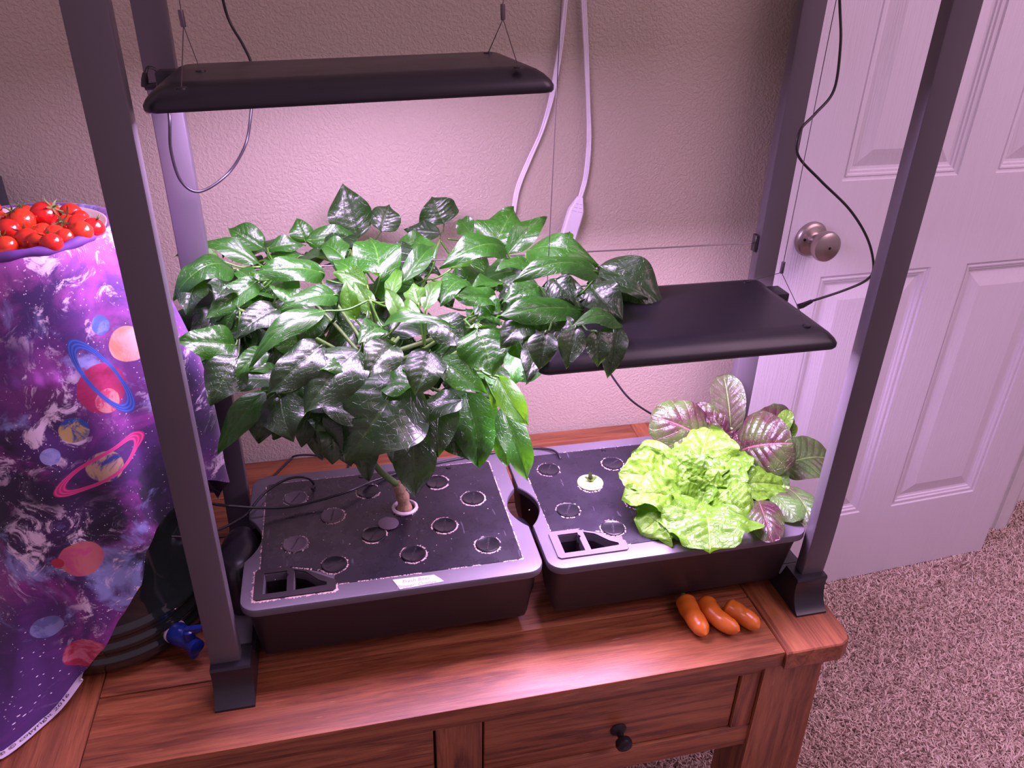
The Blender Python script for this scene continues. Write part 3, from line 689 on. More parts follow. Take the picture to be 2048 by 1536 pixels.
m = MB(); m.lathe([(.0105, -.003), (.0165, .0), (.0200, .0012), (.0202, .0030), (.0172, .0052), (.0160, .0048), (.0150, -.0005), (.004, -.001)], SB+Vector((0, 0, .0012)), (0, 0, 1), 40)
o = put('pod_collar', m.mesh('pod_collar'), M['net_white'], plant); o['label'] = 'white plastic pod collar'
def near(p):
    return min(nodes, key=lambda q_: (q_-p).length)
# (base x,y,depth  tip x,y,depth  width  face  material  arch fold curl)
PL = [
 (715,476,.50, 686,367,.53, 84,.9,'leaf_dark',.03,.1,0), (762,464,.50, 779,408,.53, 62,.9,'leaf_dark',.05,.15,0), (888,448,.52, 864,393,.54, 86,.8,'leaf_dark',.10,.1,.2),
 (880,466,.50, 808,460,.52, 40,.8,'leaf_dark',.05,.2,0), (945,470,.46, 921,438,.50, 46,.8,'leaf',.05,.2,0), (612,484,.44, 594,436,.46, 46,.7,'leaf',.1,.2,.2),
 (614,482,.43, 722,474,.45, 52,.7,'leaf',.16,.2,.2), (528,497,.40, 456,456,.42, 60,.7,'leaf',.10,.3,0), (535,498,.39, 612,492,.40, 38,.6,'leaf',.16,.25,0),
 (518,528,.36, 384,488,.38, 44,.6,'leaf',.14,.2,.2), (462,536,.32, 346,596,.26, 74,.5,'leaf',.34,.15,.3), (440,520,.33, 348,514,.34, 34,.5,'leaf_young',.15,.3,0),
 (474,539,.30, 530,580,.27, 38,.6,'leaf',.06,.3,0), (516,562,.27, 410,638,.22, 56,.75,'leaf',.06,.25,0), (648,548,.28, 504,548,.26, 66,.45,'leaf',.20,.2,.3),
 (760,556,.27, 738,478,.36, 104,.42,'leaf',.10,.28,.2), (724,560,.27, 664,520,.33, 52,.4,'leaf',.05,.3,0), (806,566,.26, 868,490,.34, 46,.5,'leaf',.12,.35,0),
 (735,572,.24, 664,545,.26, 44,.7,'leaf_young',.1,.3,0), (676,592,.24, 556,624,.21, 54,.5,'leaf',.20,.2,.2), (712,640,.20, 692,556,.22, 40,.9,'leaf_young',.08,.5,0),
 (742,630,.20, 706,562,.23, 42,.8,'leaf_young',.08,.45,0), (838,612,.20, 828,566,.23, 46,.8,'leaf_young',.05,.4,0), (800,644,.18, 770,576,.21, 38,.9,'leaf_young',.1,.4,0),
 (850,624,.19, 884,560,.24, 36,.8,'leaf_young',.12,.4,0), (780,600,.21, 800,540,.27, 34,.6,'leaf_young',.1,.4,0), (800,612,.2, 848,640,.16, 36,.7,'leaf_young',.16,.3,0), (765,655,.17, 716,690,.13, 52,.7,'leaf',.14,.3,0),
 (652,622,.17, 498,738,.12, 52,.45,'leaf',.22,.15,.3), (472,690,.19, 350,682,.17, 72,.72,'leaf',.10,.12,.1), (556,618,.21, 474,676,.17, 62,.6,'leaf_dark',.1,.2,0),
 (618,686,.15, 534,690,.13, 58,.7,'leaf',.1,.2,.1), (533,702,.15, 472,756,.12, 46,.6,'leaf',.12,.2,0), (476,712,.16, 420,812,.12, 82,.75,'leaf_dark',.12,.15,.2),
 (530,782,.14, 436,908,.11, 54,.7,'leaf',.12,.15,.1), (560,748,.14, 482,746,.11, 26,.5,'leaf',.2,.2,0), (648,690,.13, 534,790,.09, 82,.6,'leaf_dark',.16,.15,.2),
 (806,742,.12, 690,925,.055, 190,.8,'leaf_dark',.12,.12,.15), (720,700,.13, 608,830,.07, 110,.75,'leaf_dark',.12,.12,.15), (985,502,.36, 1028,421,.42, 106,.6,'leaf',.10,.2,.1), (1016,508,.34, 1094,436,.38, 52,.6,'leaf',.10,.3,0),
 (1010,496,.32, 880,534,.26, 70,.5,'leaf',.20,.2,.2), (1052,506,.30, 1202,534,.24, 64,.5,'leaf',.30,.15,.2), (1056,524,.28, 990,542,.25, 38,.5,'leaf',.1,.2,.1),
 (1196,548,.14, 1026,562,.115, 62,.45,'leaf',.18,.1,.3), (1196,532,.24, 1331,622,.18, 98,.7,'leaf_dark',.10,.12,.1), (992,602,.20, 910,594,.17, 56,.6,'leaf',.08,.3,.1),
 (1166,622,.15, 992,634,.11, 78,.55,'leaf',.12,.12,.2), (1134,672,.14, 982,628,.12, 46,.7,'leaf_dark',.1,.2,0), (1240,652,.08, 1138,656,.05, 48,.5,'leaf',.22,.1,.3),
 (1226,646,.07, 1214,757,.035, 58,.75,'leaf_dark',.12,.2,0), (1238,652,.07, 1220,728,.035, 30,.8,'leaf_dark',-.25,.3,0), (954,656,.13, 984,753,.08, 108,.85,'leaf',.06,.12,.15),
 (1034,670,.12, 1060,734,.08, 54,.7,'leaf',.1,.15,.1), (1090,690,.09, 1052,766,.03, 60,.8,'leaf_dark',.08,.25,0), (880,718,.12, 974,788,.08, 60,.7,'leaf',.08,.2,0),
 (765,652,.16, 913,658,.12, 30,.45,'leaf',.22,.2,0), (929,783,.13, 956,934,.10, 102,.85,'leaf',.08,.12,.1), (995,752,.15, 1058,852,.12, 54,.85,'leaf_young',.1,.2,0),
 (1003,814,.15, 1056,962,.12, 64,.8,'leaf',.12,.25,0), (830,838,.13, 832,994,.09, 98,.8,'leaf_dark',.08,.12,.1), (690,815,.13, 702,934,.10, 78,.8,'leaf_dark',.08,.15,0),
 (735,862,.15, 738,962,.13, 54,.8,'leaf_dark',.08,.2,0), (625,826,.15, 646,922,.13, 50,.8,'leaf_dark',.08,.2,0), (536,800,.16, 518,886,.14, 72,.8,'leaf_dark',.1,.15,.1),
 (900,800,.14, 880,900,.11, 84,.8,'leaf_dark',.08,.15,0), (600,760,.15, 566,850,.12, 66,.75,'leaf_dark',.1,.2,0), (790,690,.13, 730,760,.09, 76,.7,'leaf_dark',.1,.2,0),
 (860,700,.13, 830,790,.09, 84,.75,'leaf_dark',.1,.15,0), (560,560,.28, 600,620,.22, 56,.6,'leaf',.1,.2,0), (930,560,.26, 880,610,.2, 60,.5,'leaf',.12,.2,.1),
 (900,540,.30, 940,500,.36, 50,.5,'leaf_young',.1,.3,0), (1000,570,.24, 940,580,.2, 40,.5,'leaf',.1,.3,0), (870,520,.34, 830,480,.40, 50,.5,'leaf',.1,.3,0), (690,520,.36, 640,490,.40, 62,.5,'leaf',.12,.3,0),
 (800,500,.40, 860,478,.44, 48,.5,'leaf',.1,.3,0), (660,500,.40, 720,470,.46, 60,.5,'leaf_dark',.1,.2,0), (1120,500,.34, 1140,462,.38, 24,.6,'leaf_young',.1,.3,0), (1090,590,.2, 1180,600,.16, 60,.6,'leaf_dark',.1,.2,0),
 (1180,570,.18, 1246,640,.12, 80,.7,'leaf_dark',.12,.2,0), (400,560,.28, 372,630,.24, 60,.6,'leaf_dark',.1,.2,0), (450,570,.26, 430,600,.22, 60,.6,'leaf_dark',.1,.2,0), (1100,640,.12, 1150,720,.07, 66,.7,'leaf_dark',.1,.2,0),
 (1010,760,.16, 985,820,.15, 40,.8,'leaf_young',.1,.2,0), (860,640,.16, 940,700,.12, 70,.6,'leaf_dark',.12,.2,0), (640,620,.18, 600,690,.14, 66,.6,'leaf_dark',.12,.2,0),
 (1080,575,.18, 1004,606,.16, 58,.55,'leaf',.14,.2,.2), (1060,640,.12, 1000,694,.09, 66,.65,'leaf_dark',.12,.2,.1), (1180,604,.17, 1246,566,.20, 58,.6,'leaf_dark',.1,.2,0), (1152,652,.025, 1132,738,.0, 54,.75,'leaf_dark',.1,.2,0),
 (1192,662,.028, 1196,734,.01, 50,.75,'leaf_dark',.1,.2,0), (1092,662,.035, 1078,740,.015, 60,.75,'leaf_dark',.1,.2,0), (1000,560,.25, 1046,600,.21, 54,.6,'leaf_dark',.1,.2,0), (960,600,.2, 1000,650,.16, 56,.6,'leaf',.1,.2,.1), (1110,560,.17, 1150,610,.14, 56,.6,'leaf_dark',.1,.2,.1), (700,730,.12, 640,740,.09, 40,.5,'leaf',.12,.2,.2),
]
for q in PL:
    bx, by, bd, tx, ty, td, wp, fc, mt, ar, fo, cu = q
    if by > 735 and bx < 960: bd += .055; td += .055
    b = at_y(bx, by, bd); nd = near(b)
    dv = nd-b; stalk = b+dv*min(1, .055/max(dv.length, .001))
    pleaf(plant, bx, by, bd, tx, ty, td, wp, fc, mt, stalk, arch=ar, fold=fo, curl=cu)
# leaves inside the crown
k = 0
while k < 108:
    bx, by = lrg.uniform(420, 1180), lrg.uniform(500, 830)
    if ((bx-800)/400)**2+((by-620)/230)**2 > 1: continue
    if by > 720 and (bx < 560 or bx > 1000): continue
    bd = .36-.26*(by-480)/330+lrg.uniform(.03, .10); an = lrg.uniform(0, 6.28); b = at_y(bx, by, bd)
    t = b+Vector((math.cos(an)*.085, math.sin(an)*.05, lrg.uniform(-.06, .01)))*lrg.uniform(.75, 1.2)
    if t.y > .5 or t.x > .46 and t.z < .5: k += 1; continue
    n = (UPZ+Vector((lrg.uniform(-.5, .5), lrg.uniform(-.8, .2), 0))).normalized(); nd = near(b)
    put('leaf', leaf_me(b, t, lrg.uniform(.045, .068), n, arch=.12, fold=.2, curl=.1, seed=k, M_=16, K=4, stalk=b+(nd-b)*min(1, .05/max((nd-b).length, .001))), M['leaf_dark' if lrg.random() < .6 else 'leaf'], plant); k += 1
for x0_, x1_, y0_, y1_, n_ in ((590, 1010, 690, 850, 42), (1000, 1180, 570, 650, 9), (420, 600, 600, 760, 16)):
    for i in range(n_):
        bx, by = lrg.uniform(x0_, x1_), lrg.uniform(y0_, y1_); bd = .27-.0003*(by-560)+lrg.uniform(-.03, .05)
        if x0_ == 1000: bd = lrg.uniform(.16, .24)
        if x0_ == 420: bd += .05
        b = at_y(bx, by, bd); dr = (bx-800)/400; t = b+Vector((dr*.05+lrg.uniform(-.03, .03), lrg.uniform(-.05, 0), -lrg.uniform(.035, .075)))
        if t.z < LZ+.05: continue
        if x0_ == 1000: t.z = max(t.z, .482)
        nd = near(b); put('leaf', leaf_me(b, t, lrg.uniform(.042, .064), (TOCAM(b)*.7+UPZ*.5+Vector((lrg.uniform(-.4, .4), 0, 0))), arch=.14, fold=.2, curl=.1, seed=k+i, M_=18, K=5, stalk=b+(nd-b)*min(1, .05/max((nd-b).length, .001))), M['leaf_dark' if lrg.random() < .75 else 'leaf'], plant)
# a small pale flower and bud
fl = at_y(950, 640, .10); m = MB()
for i in range(5):
    a = i*2*PI/5; m.quad_grid([[fl+Vector((math.cos(a+d_)*r_, math.sin(a+d_)*r_*.6, -.004-r_*.7)) for d_ in (-.35, 0, .35)] for r_ in (.001, .004, .007)])
o = put('flower', m.mesh('flower', True, False), M['net_white'], plant); o['label'] = 'small pale pepper flower'

# ---- green frilly lettuce
LB = Vector((.6955, .1600, LZ))
let = empty('green_lettuce', 'bright lime green frilly lettuce growing in the right tray', 'lettuce', tuple(LB+Vector((0, 0, .002))), 'lettuces in the right tray')
def heart(par, lst, base, mat):
    for q in lst:
        bx, by, bd, tx, ty, td, wp, fc, shp, ar, fo, cu, ru = q[:13]; mt = q[13] if len(q) > 13 else mat
        b = at_y(bx, by, bd)
        pleaf(par, bx, by, bd, tx, ty, td, wp, fc, mt, base+Vector((lrg.uniform(-.004, .004), lrg.uniform(-.004, .004), .002)), shp, arch=ar, fold=fo, curl=cu, ruffle=ru, M_=48, K=16, srad=.0035, wave=.04, quilt=.03)
heart(let, [
 (1395,980,.19, 1420,858,.235, 128,.85,'frill',.05,.2,.1,.11), (1372,990,.17, 1236,948,.16, 92,.6,'frill',.14,.2,.1,.13), (1365,985,.18, 1262,905,.20, 70,.6,'frill',.12,.3,0,.13),
 (1370,975,.19, 1282,885,.225, 54,.7,'round',.10,.1,.2,.05), (1378,980,.185, 1336,898,.21, 84,.6,'frill',.12,.25,0,.13), (1370,1005,.15, 1248,992,.12, 84,.5,'frill',.12,.2,.1,.13),
 (1378,1012,.145, 1290,1060,.10, 150,.5,'frill',.14,.15,.2,.12), (1405,1015,.14, 1420,1106,.07, 168,.62,'frill',.16,.12,.1,.08), (1420,1005,.15, 1500,1038,.11, 118,.5,'frill',.15,.2,.1,.12),
 (1420,990,.16, 1566,972,.15, 76,.55,'frill',.12,.25,0,.12), (1415,985,.17, 1478,900,.20, 100,.7,'frill',.14,.25,0,.13), (1400,1000,.155, 1350,1075,.11, 100,.6,'frill',.16,.2,.1,.13),
 (1400,985,.165, 1362,925,.18, 60,.8,'frill',.1,.4,0,.18,), (1405,985,.165, 1430,925,.185, 70,.8,'frill',.1,.4,0,.18), (1395,995,.155, 1372,955,.15, 56,.8,'frill',.1,.5,0,.2), (1400,1020,.145, 1412,975,.14, 50,.85,'frill',.05,.5,0,.14),
 (1390,1005,.15, 1340,985,.14, 66,.7,'frill',.12,.4,0,.18), (1410,1000,.15, 1466,985,.14, 76,.7,'frill',.12,.35,0,.16), (1412,1010,.145, 1462,1046,.11, 70,.7,'frill',.14,.3,0,.14),
], LB, 'lettuce')
m = MB(); m.lathe([(.0200, 0), (.0205, .001), (.019, .003), (.012, .003), (.001, .003)], LB+Vector((0, 0, .001)), (0, 0, 1), 36); put('pod_collar', m.mesh('collar'), M['net_white'], let)
# ---- red and green romaine
RB = Vector((.7640, .2450, LZ))
rom = empty('red_lettuce', 'maroon and green broad-leaved lettuce at the right rear of the right tray', 'lettuce', tuple(RB+Vector((0, 0, .002))), 'lettuces in the right tray')
heart(rom, [
 (1462,866,.27, 1447,748,.33, 68,.9,'round',.06,.3,0,.02,'romaine_green'), (1425,905,.25, 1304,832,.26, 108,.8,'round',.14,.1,.3,.03,'romaine'), (1448,890,.26, 1380,812,.30, 66,.8,'round',.12,.25,.2,.04,'romaine'),
 (1458,882,.265, 1583,826,.29, 72,.75,'round',.16,.2,.3,.04,'romaine'), (1470,905,.235, 1588,886,.17, 124,.78,'round',.16,.08,.3,.02,'romaine'), (1475,915,.22, 1580,950,.16, 78,.5,'round',.10,.1,.2,.02,'romaine_green'),
 (1560,935,.22, 1662,918,.22, 96,.75,'round',.10,.12,.1,.02,'romaine_green'), (1545,985,.2, 1600,1042,.17, 50,.7,'round',.12,.1,.3,.02,'romaine_green'), (1570,975,.22, 1626,1048,.20, 52,.7,'round',.12,.1,.3,.02,'romaine_green'),
 (1515,1000,.165, 1546,1086,.07, 66,.75,'round',.16,.08,.3,.01,'romaine'), (1545,885,.25, 1580,820,.26, 34,.8,'round',.08,.3,0,.04,'lettuce'), (1560,890,.25, 1586,845,.27, 32,.8,'round',.08,.3,0,.03,'lettuce'),
 (1445,912,.245, 1478,862,.25, 46,.8,'frill',.1,.5,0,.12,'romaine'), (1420,905,.25, 1388,868,.26, 50,.8,'frill',.1,.4,0,.14,'romaine'), (1440,905,.255, 1416,832,.27, 44,.8,'frill',.14,.4,0,.14,'romaine'),
 (1400,935,.235, 1340,925,.23, 54,.6,'round',.12,.1,.2,.02,'romaine'), (1530,960,.21, 1580,965,.19, 44,.6,'round',.12,.1,.2,.02,'romaine_green'),
], RB, 'romaine')
m = MB(); m.lathe([(.0200, 0), (.0205, .001), (.019, .003), (.012, .003), (.001, .003)], RB+Vector((0, 0, .001)), (0, 0, 1), 36); put('pod_collar', m.mesh('collar'), M['net_white'], rom)
# ---- seedling pod
SP = Vector((.5860, .2220, LZ+.001))
sd = empty('seedling_pod', 'tiny green seedling on a pale lime pod disc in the right tray', 'seedling', tuple(SP))
m = MB(); m.lathe([(.0205, 0), (.0215, .0012), (.0208, .0028), (.006, .0034), (.001, .0034)], SP, (0, 0, 1), 44)
o = put('pod_disc', m.mesh('pod_disc'), simple('lime_pod_label', (.52, .62, .25), .5), sd)
for i, (dx, dy, dz, wd, mt) in enumerate(((-.002, -.001, .019, .008, 'romaine'), (.011, -.002, .008, .008, 'romaine_green'), (-.010, .002, .007, .006, 'romaine_green'), (.004, -.009, .007, .006, 'lettuce'), (-.005, -.007, .006, .005, 'romaine_green'))):
    b = SP+Vector((0, .001, .004)); put('leaf', leaf_me(b, b+Vector((dx, dy, dz)), wd, TOCAM(b)*.5+UPZ*.6, seed=i, shape='round', M_=10, K=3, stalk=SP+Vector((0, .001, .003)), srad=.0007), M[mt], sd)

# ------------------------------------------------------------------ orange peppers on the table
def chili(pts, rad, label, stem=True):
    P = smooth(pts, 8); root = empty('orange_pepper', label, 'pepper', tuple(P[len(P)//2]-Vector((0, 0, rad*.9))), 'orange peppers on the table')
    n = len(P); rr = []
    for i in range(n):
        s = i/(n-1); rr.append(rad*min(1, (s*6+.02)**.5)*(1-.22*s)*(max(0, 1-s)**.001 if s < 1 else 0)*min(1, ((1-s)*5.5)**.5+.02)*(1+.03*math.sin(i*.9)))
    m = MB(); m.tube(P, rr, 20); put('fruit', m.mesh('fruit', True, True, 0), M['chili'], root)
    d = (P[0]-P[3]).normalized(); m = MB(); m.tube([P[0]-d*.001, P[0]+d*.006, P[0]+d*.014+Vector((0, 0, .003)), P[0]+d*.022+Vector((-.002, 0, .007))], [.0062, .0035, .0024, .0028], 10)
    if stem: put('stalk', m.mesh('stalk', True, True, 0), M['calyx'], root)
def on(px, py, r_): v = at_z(px, py, r_); return Vector((v.x, v.y, r_))
chili([on(1368,1194,.0160), on(1377,1216,.0160), on(1394,1244,.0160), on(1412,1270,.0160)], .0168, 'leftmost of the three orange peppers lying on the table')
chili([on(1410,1196,.0160), on(1420,1220,.0160), on(1446,1244,.0160), on(1480,1262,.0160)], .0160, 'middle one of the three orange peppers, bent along its length', False)
chili([on(1450,1210,.0160), on(1470,1222,.0160), on(1496,1238,.0160), on(1518,1256,.0160)], .0160, 'rightmost blunt-ended orange pepper of the three on the table', False)

# ------------------------------------------------------------------ dispenser under the cloth
JC = Vector((-.155, .225, 0)); JR = .136
jug = empty('drink_dispenser', 'dark glossy ribbed dispenser jug half hidden under the galaxy cloth', 'jug', tuple(JC))
m = MB(); prof = [(.06, .002), (.118, .002), (.131, .008), (JR, .018)]
z = .022
for _ in range(3): prof += [(JR, z), (JR+.003, z+.004), (JR+.003, z+.010), (JR, z+.014), (JR-.002, z+.020)]; z += .024
prof += [(JR-.001, .12), (JR-.001, .27)]; z = .28
for _ in range(2): prof += [(JR, z), (JR+.003, z+.004), (JR+.003, z+.010), (JR, z+.014)]; z += .024
prof += [(JR-.001, .36), (JR-.001, .47), (JR-.008, .50), (.112, .525), (.105, .545), (.105, .572), (.001, .573)]
m.lathe(prof, JC, (0, 0, 1), 72); put('jug_body', m.mesh('jug_body', True, True, 50), M['jug'], jug)
sd_ = Vector((math.cos(R(-47)), math.sin(R(-47)), 0)); sp0 = JC+sd_*(JR-.002)+Vector((0, 0, .036))
m = MB(); m.lathe([(.006, 0), (.0165, 0), (.0170, .002), (.0165, .0045), (.006, .0045)], sp0, sd_, 32); o = put('washer', m.mesh('washer'), M['net_white'], jug)
m = MB(); m.lathe([(.0155, .0045), (.0160, .007), (.0150, .018), (.0125, .030), (.0110, .040), (.0110, .054), (.004, .056)], sp0, sd_, 28)
e = sp0+sd_*.040; m.lathe([(.0085, .008), (.0080, -.012), (.0065, -.024), (.0045, -.0245)], e, (0, 0, 1), 24); m.lathe([(.006, .006), (.0075, .014), (.0075, .024), (.0045, .026)], e, (0, 0, 1), 20)
m.box(e.x-.003, e.x+.018, e.y-.004, e.y+.004, e.z+.022, e.z+.029)
put('tap', m.mesh('tap'), M['blue'], jug)

# ------------------------------------------------------------------ galaxy cloth
def interp(tb_l, x):
    for i in range(len(tb_l)-1):
        a, b = tb_l[i], tb_l[i+1]
        if x <= b[0]: t_ = (x-a[0])/(b[0]-a[0]) if b[0] > a[0] else 0; t_ = max(0, min(1, t_)); t_ = t_*t_*(3-2*t_)*.35+t_*.65; return a[1]+(b[1]-a[1])*t_
    return tb_l[-1][1]
ZB = [(-180, .01), (-150, .006), (-125, .004), (-113, .004), (-107, .005), (-98, .030), (-84, .070), (-72, .115), (-60, .158), (-54, .205), (-34, .250), (-20, .262), (0, .215), (20, .165), (38, .105), (52, .10), (66, .17), (90, .2), (130, .15), (180, .01)]
RBT = [(-180, .27), (-150, .29), (-125, .285), (-113, .250), (-107, .190), (-98, .153), (-60, .150), (0, .152), (30, .170), (45, .192), (60, .17), (90, .155), (140, .17), (180, .27)]
TOPZ, TOPR = .600, .116
def cloth_pt(th, s):
    """th in degrees, s 0 at the rim to 1 at the hem"""
    zb_, rb = interp(ZB, th), interp(RBT, th); z = TOPZ-(TOPZ-zb_)*s; a = R(th)
    base = TOPR+(.150-TOPR)*min(1, (TOPZ-z)/.26)**.55
    low = max(0, (s-.55)/.45); base += (rb-.150)*low**2.4
    if rb > .17 and z < .03: base += 0
    f = min(1, s*1.6)
    if -45 < th < 32: base += .030*math.sin(PI*(th+45)/77)**1.1*min(1, s*2.2)
    base += f*(.0035*math.sin(a*7+1.0+s*1.5)+.0022*math.sin(a*13+2))+.0025*noise.noise(Vector((a*3, s*5, 0)))*f
    if z > .018: base = max(base, JR+.0065 if z < .47 else base)
    return Vector((JC.x+base*math.cos(a), JC.y+base*math.sin(a), max(z, .0032)))
NTH, NS = 240, 70; rows = []; uvr = []
for r_, zz in ((.002, TOPZ-.024), (.04, TOPZ-.0235), (.07, TOPZ-.022), (.090, TOPZ-.012), (.100, TOPZ+.000), (.106, TOPZ+.0035), (.112, TOPZ+.003)):
    rows.append([JC+Vector((r_*math.cos(R(t_)), r_*math.sin(R(t_)), zz)) for t_ in [-180+360*i/NTH for i in range(NTH)]]); uvr.append([(R(-180+360*i/NTH)*.15, TOPZ+.12-r_) for i in range(NTH)])
for j in range(NS+1):
    s = j/NS; row = [cloth_pt(-180+360*i/NTH, s) for i in range(NTH)]; rows.append(row); uvr.append([(R(-180+360*i/NTH)*.15, row[i].z if s < .9 or True else 0) for i in range(NTH)])
m = MB(); m.quad_grid(rows, True); me = bpy.data.meshes.new('cloth'); me.from_pydata(m.v, [], m.f); uvl = me.uv_layers.new(name='UVMap')
fu = [x for r_ in uvr for x in r_]
for p in me.polygons:
    us = [fu[v][0] for v in p.vertices]
    for li, v in zip(p.loop_indices, p.vertices):
        u_, v_ = fu[v]
        if max(us)-min(us) > .3 and u_ < 0: u_ += 2*PI*.15
        uvl.data[li].uv = (u_, v_)
me.shade_smooth()
def hit_uv(px, py):
    d = sight(px, py); z = .3
    for _ in range(6):
        rr = TOPR+(.150-TOPR)*min(1, max(0, (TOPZ-z))/.26)**.55
        a = d.x**2+d.y**2; ox, oy = CAMP.x-JC.x, CAMP.y-JC.y; b = ox*d.x+oy*d.y; c = ox*ox+oy*oy-rr*rr; D = b*b-a*c
        if D < 0: D = 0
        t_ = (-b-math.sqrt(D))/a; P = CAMP+d*t_; z = P.z
    return math.atan2(P.y-JC.y, P.x-JC.x)*.15, P.z
def m_cloth():
    t = NT('galaxy_print'); uv = t.n.new('ShaderNodeUVMap'); uv.uv_map = 'UVMap'; sp = t.n.new('ShaderNodeSeparateXYZ'); t.L(uv.outputs[0], sp.inputs[0]); U, V = sp.outputs[0], sp.outputs[1]
    vec = uv.outputs[0]
    def N(sc, det=5, ro=.6, di=0, off=0):
        mp = t.n.new('ShaderNodeMapping'); t.L(vec, mp.inputs[0]); mp.inputs['Location'].default_value = (off, off*.7, off*.3); return t.noise(mp.outputs[0], sc, det, ro, di)
    purp = t.mix(t.ss(N(7, 5, .55, .5), .40, .60), (.009, .004, .026), (.065, .014, .13))
    mag = t.mix(t.math('MULTIPLY', t.ss(N(9, 6, .6, .8, 3.1), .52, .72), .7), purp, (.36, .04, .34))
    # brighter magenta cloud towards the top of the cloth
    g = t.ss(V, .36, .58); mag = t.mix(t.math('MULTIPLY', g, .65), mag, t.mix(t.ss(N(14, 6, .6, .5, 9), .4, .65), (.08, .03, .18), (.48, .10, .46)))
    blue = t.mix(t.math('MULTIPLY', t.ss(N(11, 6, .62, .6, 6.3), .56, .68), .8), mag, (.30, .34, .72))
    wisps = t.math('MULTIPLY', t.ss(N(24, 9, .72, 1.2, 1.7), .53, .62), t.ss(N(6, 3, .5, .4, 12.4), .46, .60))
    c = t.mix(wisps, blue, (.72, .58, .74))
    blot = t.math('MULTIPLY', t.ss(N(13, 5, .7, .9, 21), .61, .63), t.ss(N(5, 2, .5, 0, 30), .5, .6)); c = t.mix(blot, c, (.74, .60, .70))
    st = t.ss(t.voro(vec, 190), .10, .16, 1, 0); c = t.mix(t.math('MULTIPLY', st, t.ss(N(20, 3, .5, 0, 44), .42, .6)), c, (.85, .75, .9))
    st = t.ss(t.voro(vec, 75), .05, .075, 1, 0); c = t.mix(t.math('MULTIPLY', st, t.ss(N(9, 3, .5, 0, 71), .5, .62)), c, (.8, .6, .9))
    def disc(c, px, py, rpx, colA, colB, sc=40, lobe=0):
        u0, v0 = hit_uv(px, py); rr = rpx*.00068
        du, dv = t.math('SUBTRACT', U, u0), t.math('SUBTRACT', V, v0)
        d = t.math('SQRT', t.math('ADD', t.math('MULTIPLY', du, du), t.math('MULTIPLY', dv, dv)))
        d = t.math('ADD', d, t.math('MULTIPLY', t.math('SUBTRACT', N(30, 2), .5), rr*.25))
        f = t.ss(d, rr*.96, rr*1.03, 1, 0); tex = t.mix(t.ss(N(sc, 5, .7, 1.0, u0*9), .44, .58), tuple(x*.7 for x in colA), tuple(x*.75 for x in colB)); return t.mix(f, c, tex)
    def ring(c, px, py, a_px, b_px, ang, col):
        u0, v0 = hit_uv(px, py); a_, b_ = a_px*.00068, b_px*.00068; ca, sa = math.cos(R(ang)), math.sin(R(ang))
        du, dv = t.math('SUBTRACT', U, u0), t.math('SUBTRACT', V, v0)
        x = t.math('ADD', t.math('MULTIPLY', du, ca), t.math('MULTIPLY', dv, sa)); y = t.math('ADD', t.math('MULTIPLY', du, -sa), t.math('MULTIPLY', dv, ca))
        x = t.math('DIVIDE', x, a_); y = t.math('DIVIDE', y, b_); d = t.math('SQRT', t.math('ADD', t.math('MULTIPLY', x, x), t.math('MULTIPLY', y, y)))
        f = t.math('MULTIPLY', t.ss(d, .72, .76), t.ss(d, .97, 1.0, 1, 0)); ln = t.ss(t.math('SINE', t.math('MULTIPLY', d, 75)), -.2, .6)
        return t.mix(f, c, t.mix(ln, col, tuple(min(1, x_*1.6+.02) for x_ in col)))
    c = disc(c, 200, 650, 17, (.10, .18, .62), (.22, .3, .75)); c = disc(c, 248, 686, 32, (.80, .36, .22), (.86, .48, .42), 22)
    c = disc(c, 205, 775, 44, (.42, .015, .10), (.50, .02, .16), 14); c = disc(c, 215, 800, 22, (.75, .32, .30), (.6, .05, .15), 30)
    c = ring(c, 205, 755, 88, 27, -66, (.015, .05, .26)); c = disc(c, 148, 862, 24, (.02, .09, .36), (.62, .44, .16), 36)
    c = disc(c, 208, 932, 30, (.025, .05, .27), (.55, .38, .22), 24); c = ring(c, 205, 935, 92, 26, 22, (.42, .02, .14))
    c = disc(c, 163, 1120, 38, (.72, .20, .22), (.70, .10, .26), 30); c = disc(c, 115, 1128, 11, (.55, .03, .08), (.5, .03, .08))
    c = disc(c, 102, 1243, 23, (.14, .15, .42), (.24, .26, .55)); c = disc(c, 172, 1305, 36, (.50, .015, .08), (.68, .16, .26), 34)
    c = disc(c, 84, 1410, 10, (.10, .16, .55), (.2, .25, .6)); c = ring(c, 0, 1280, 60, 22, 20, (.42, .02, .10)); c = disc(c, -6, 1283, 22, (.3, .02, .08), (.5, .1, .2))
    c = disc(c, 100, 915, 16, (.25, .3, .7), (.4, .4, .8), 50)
    fab = t.noise(t.co('UV', (1, 1, 1)), 900, 1)
    p = t.bsdf(Base_Color=c, Roughness=.75, Sheen_Weight=.15, Normal=t.bump(fab, .15, .0005))
    return t.done(p)
M['galaxy'] = m_cloth()
cl = put('galaxy_cloth', me, M['galaxy']); tag(cl, 'purple galaxy print cloth with planets draped over the dispenser at left', 'cloth')
# rolled fold at the near rim
m = MB(); pts = []
for i in range(26):
    th = -140+i*4.6; pts.append(JC+Vector((.110*math.cos(R(th)), .110*math.sin(R(th))-.001, TOPZ+.0035+.0015*math.sin(i*.9))))
rr = [.0045+.0022*math.sin(i*.8)**2 for i in range(26)]; rr[0] = rr[-1] = .001
m.tube(pts, rr, 12); o = put('rolled_hem', m.mesh('rolled_hem', True, True, 0), simple('purple_hem', (.11, .035, .20), .75, 0, .8, 45), cl)
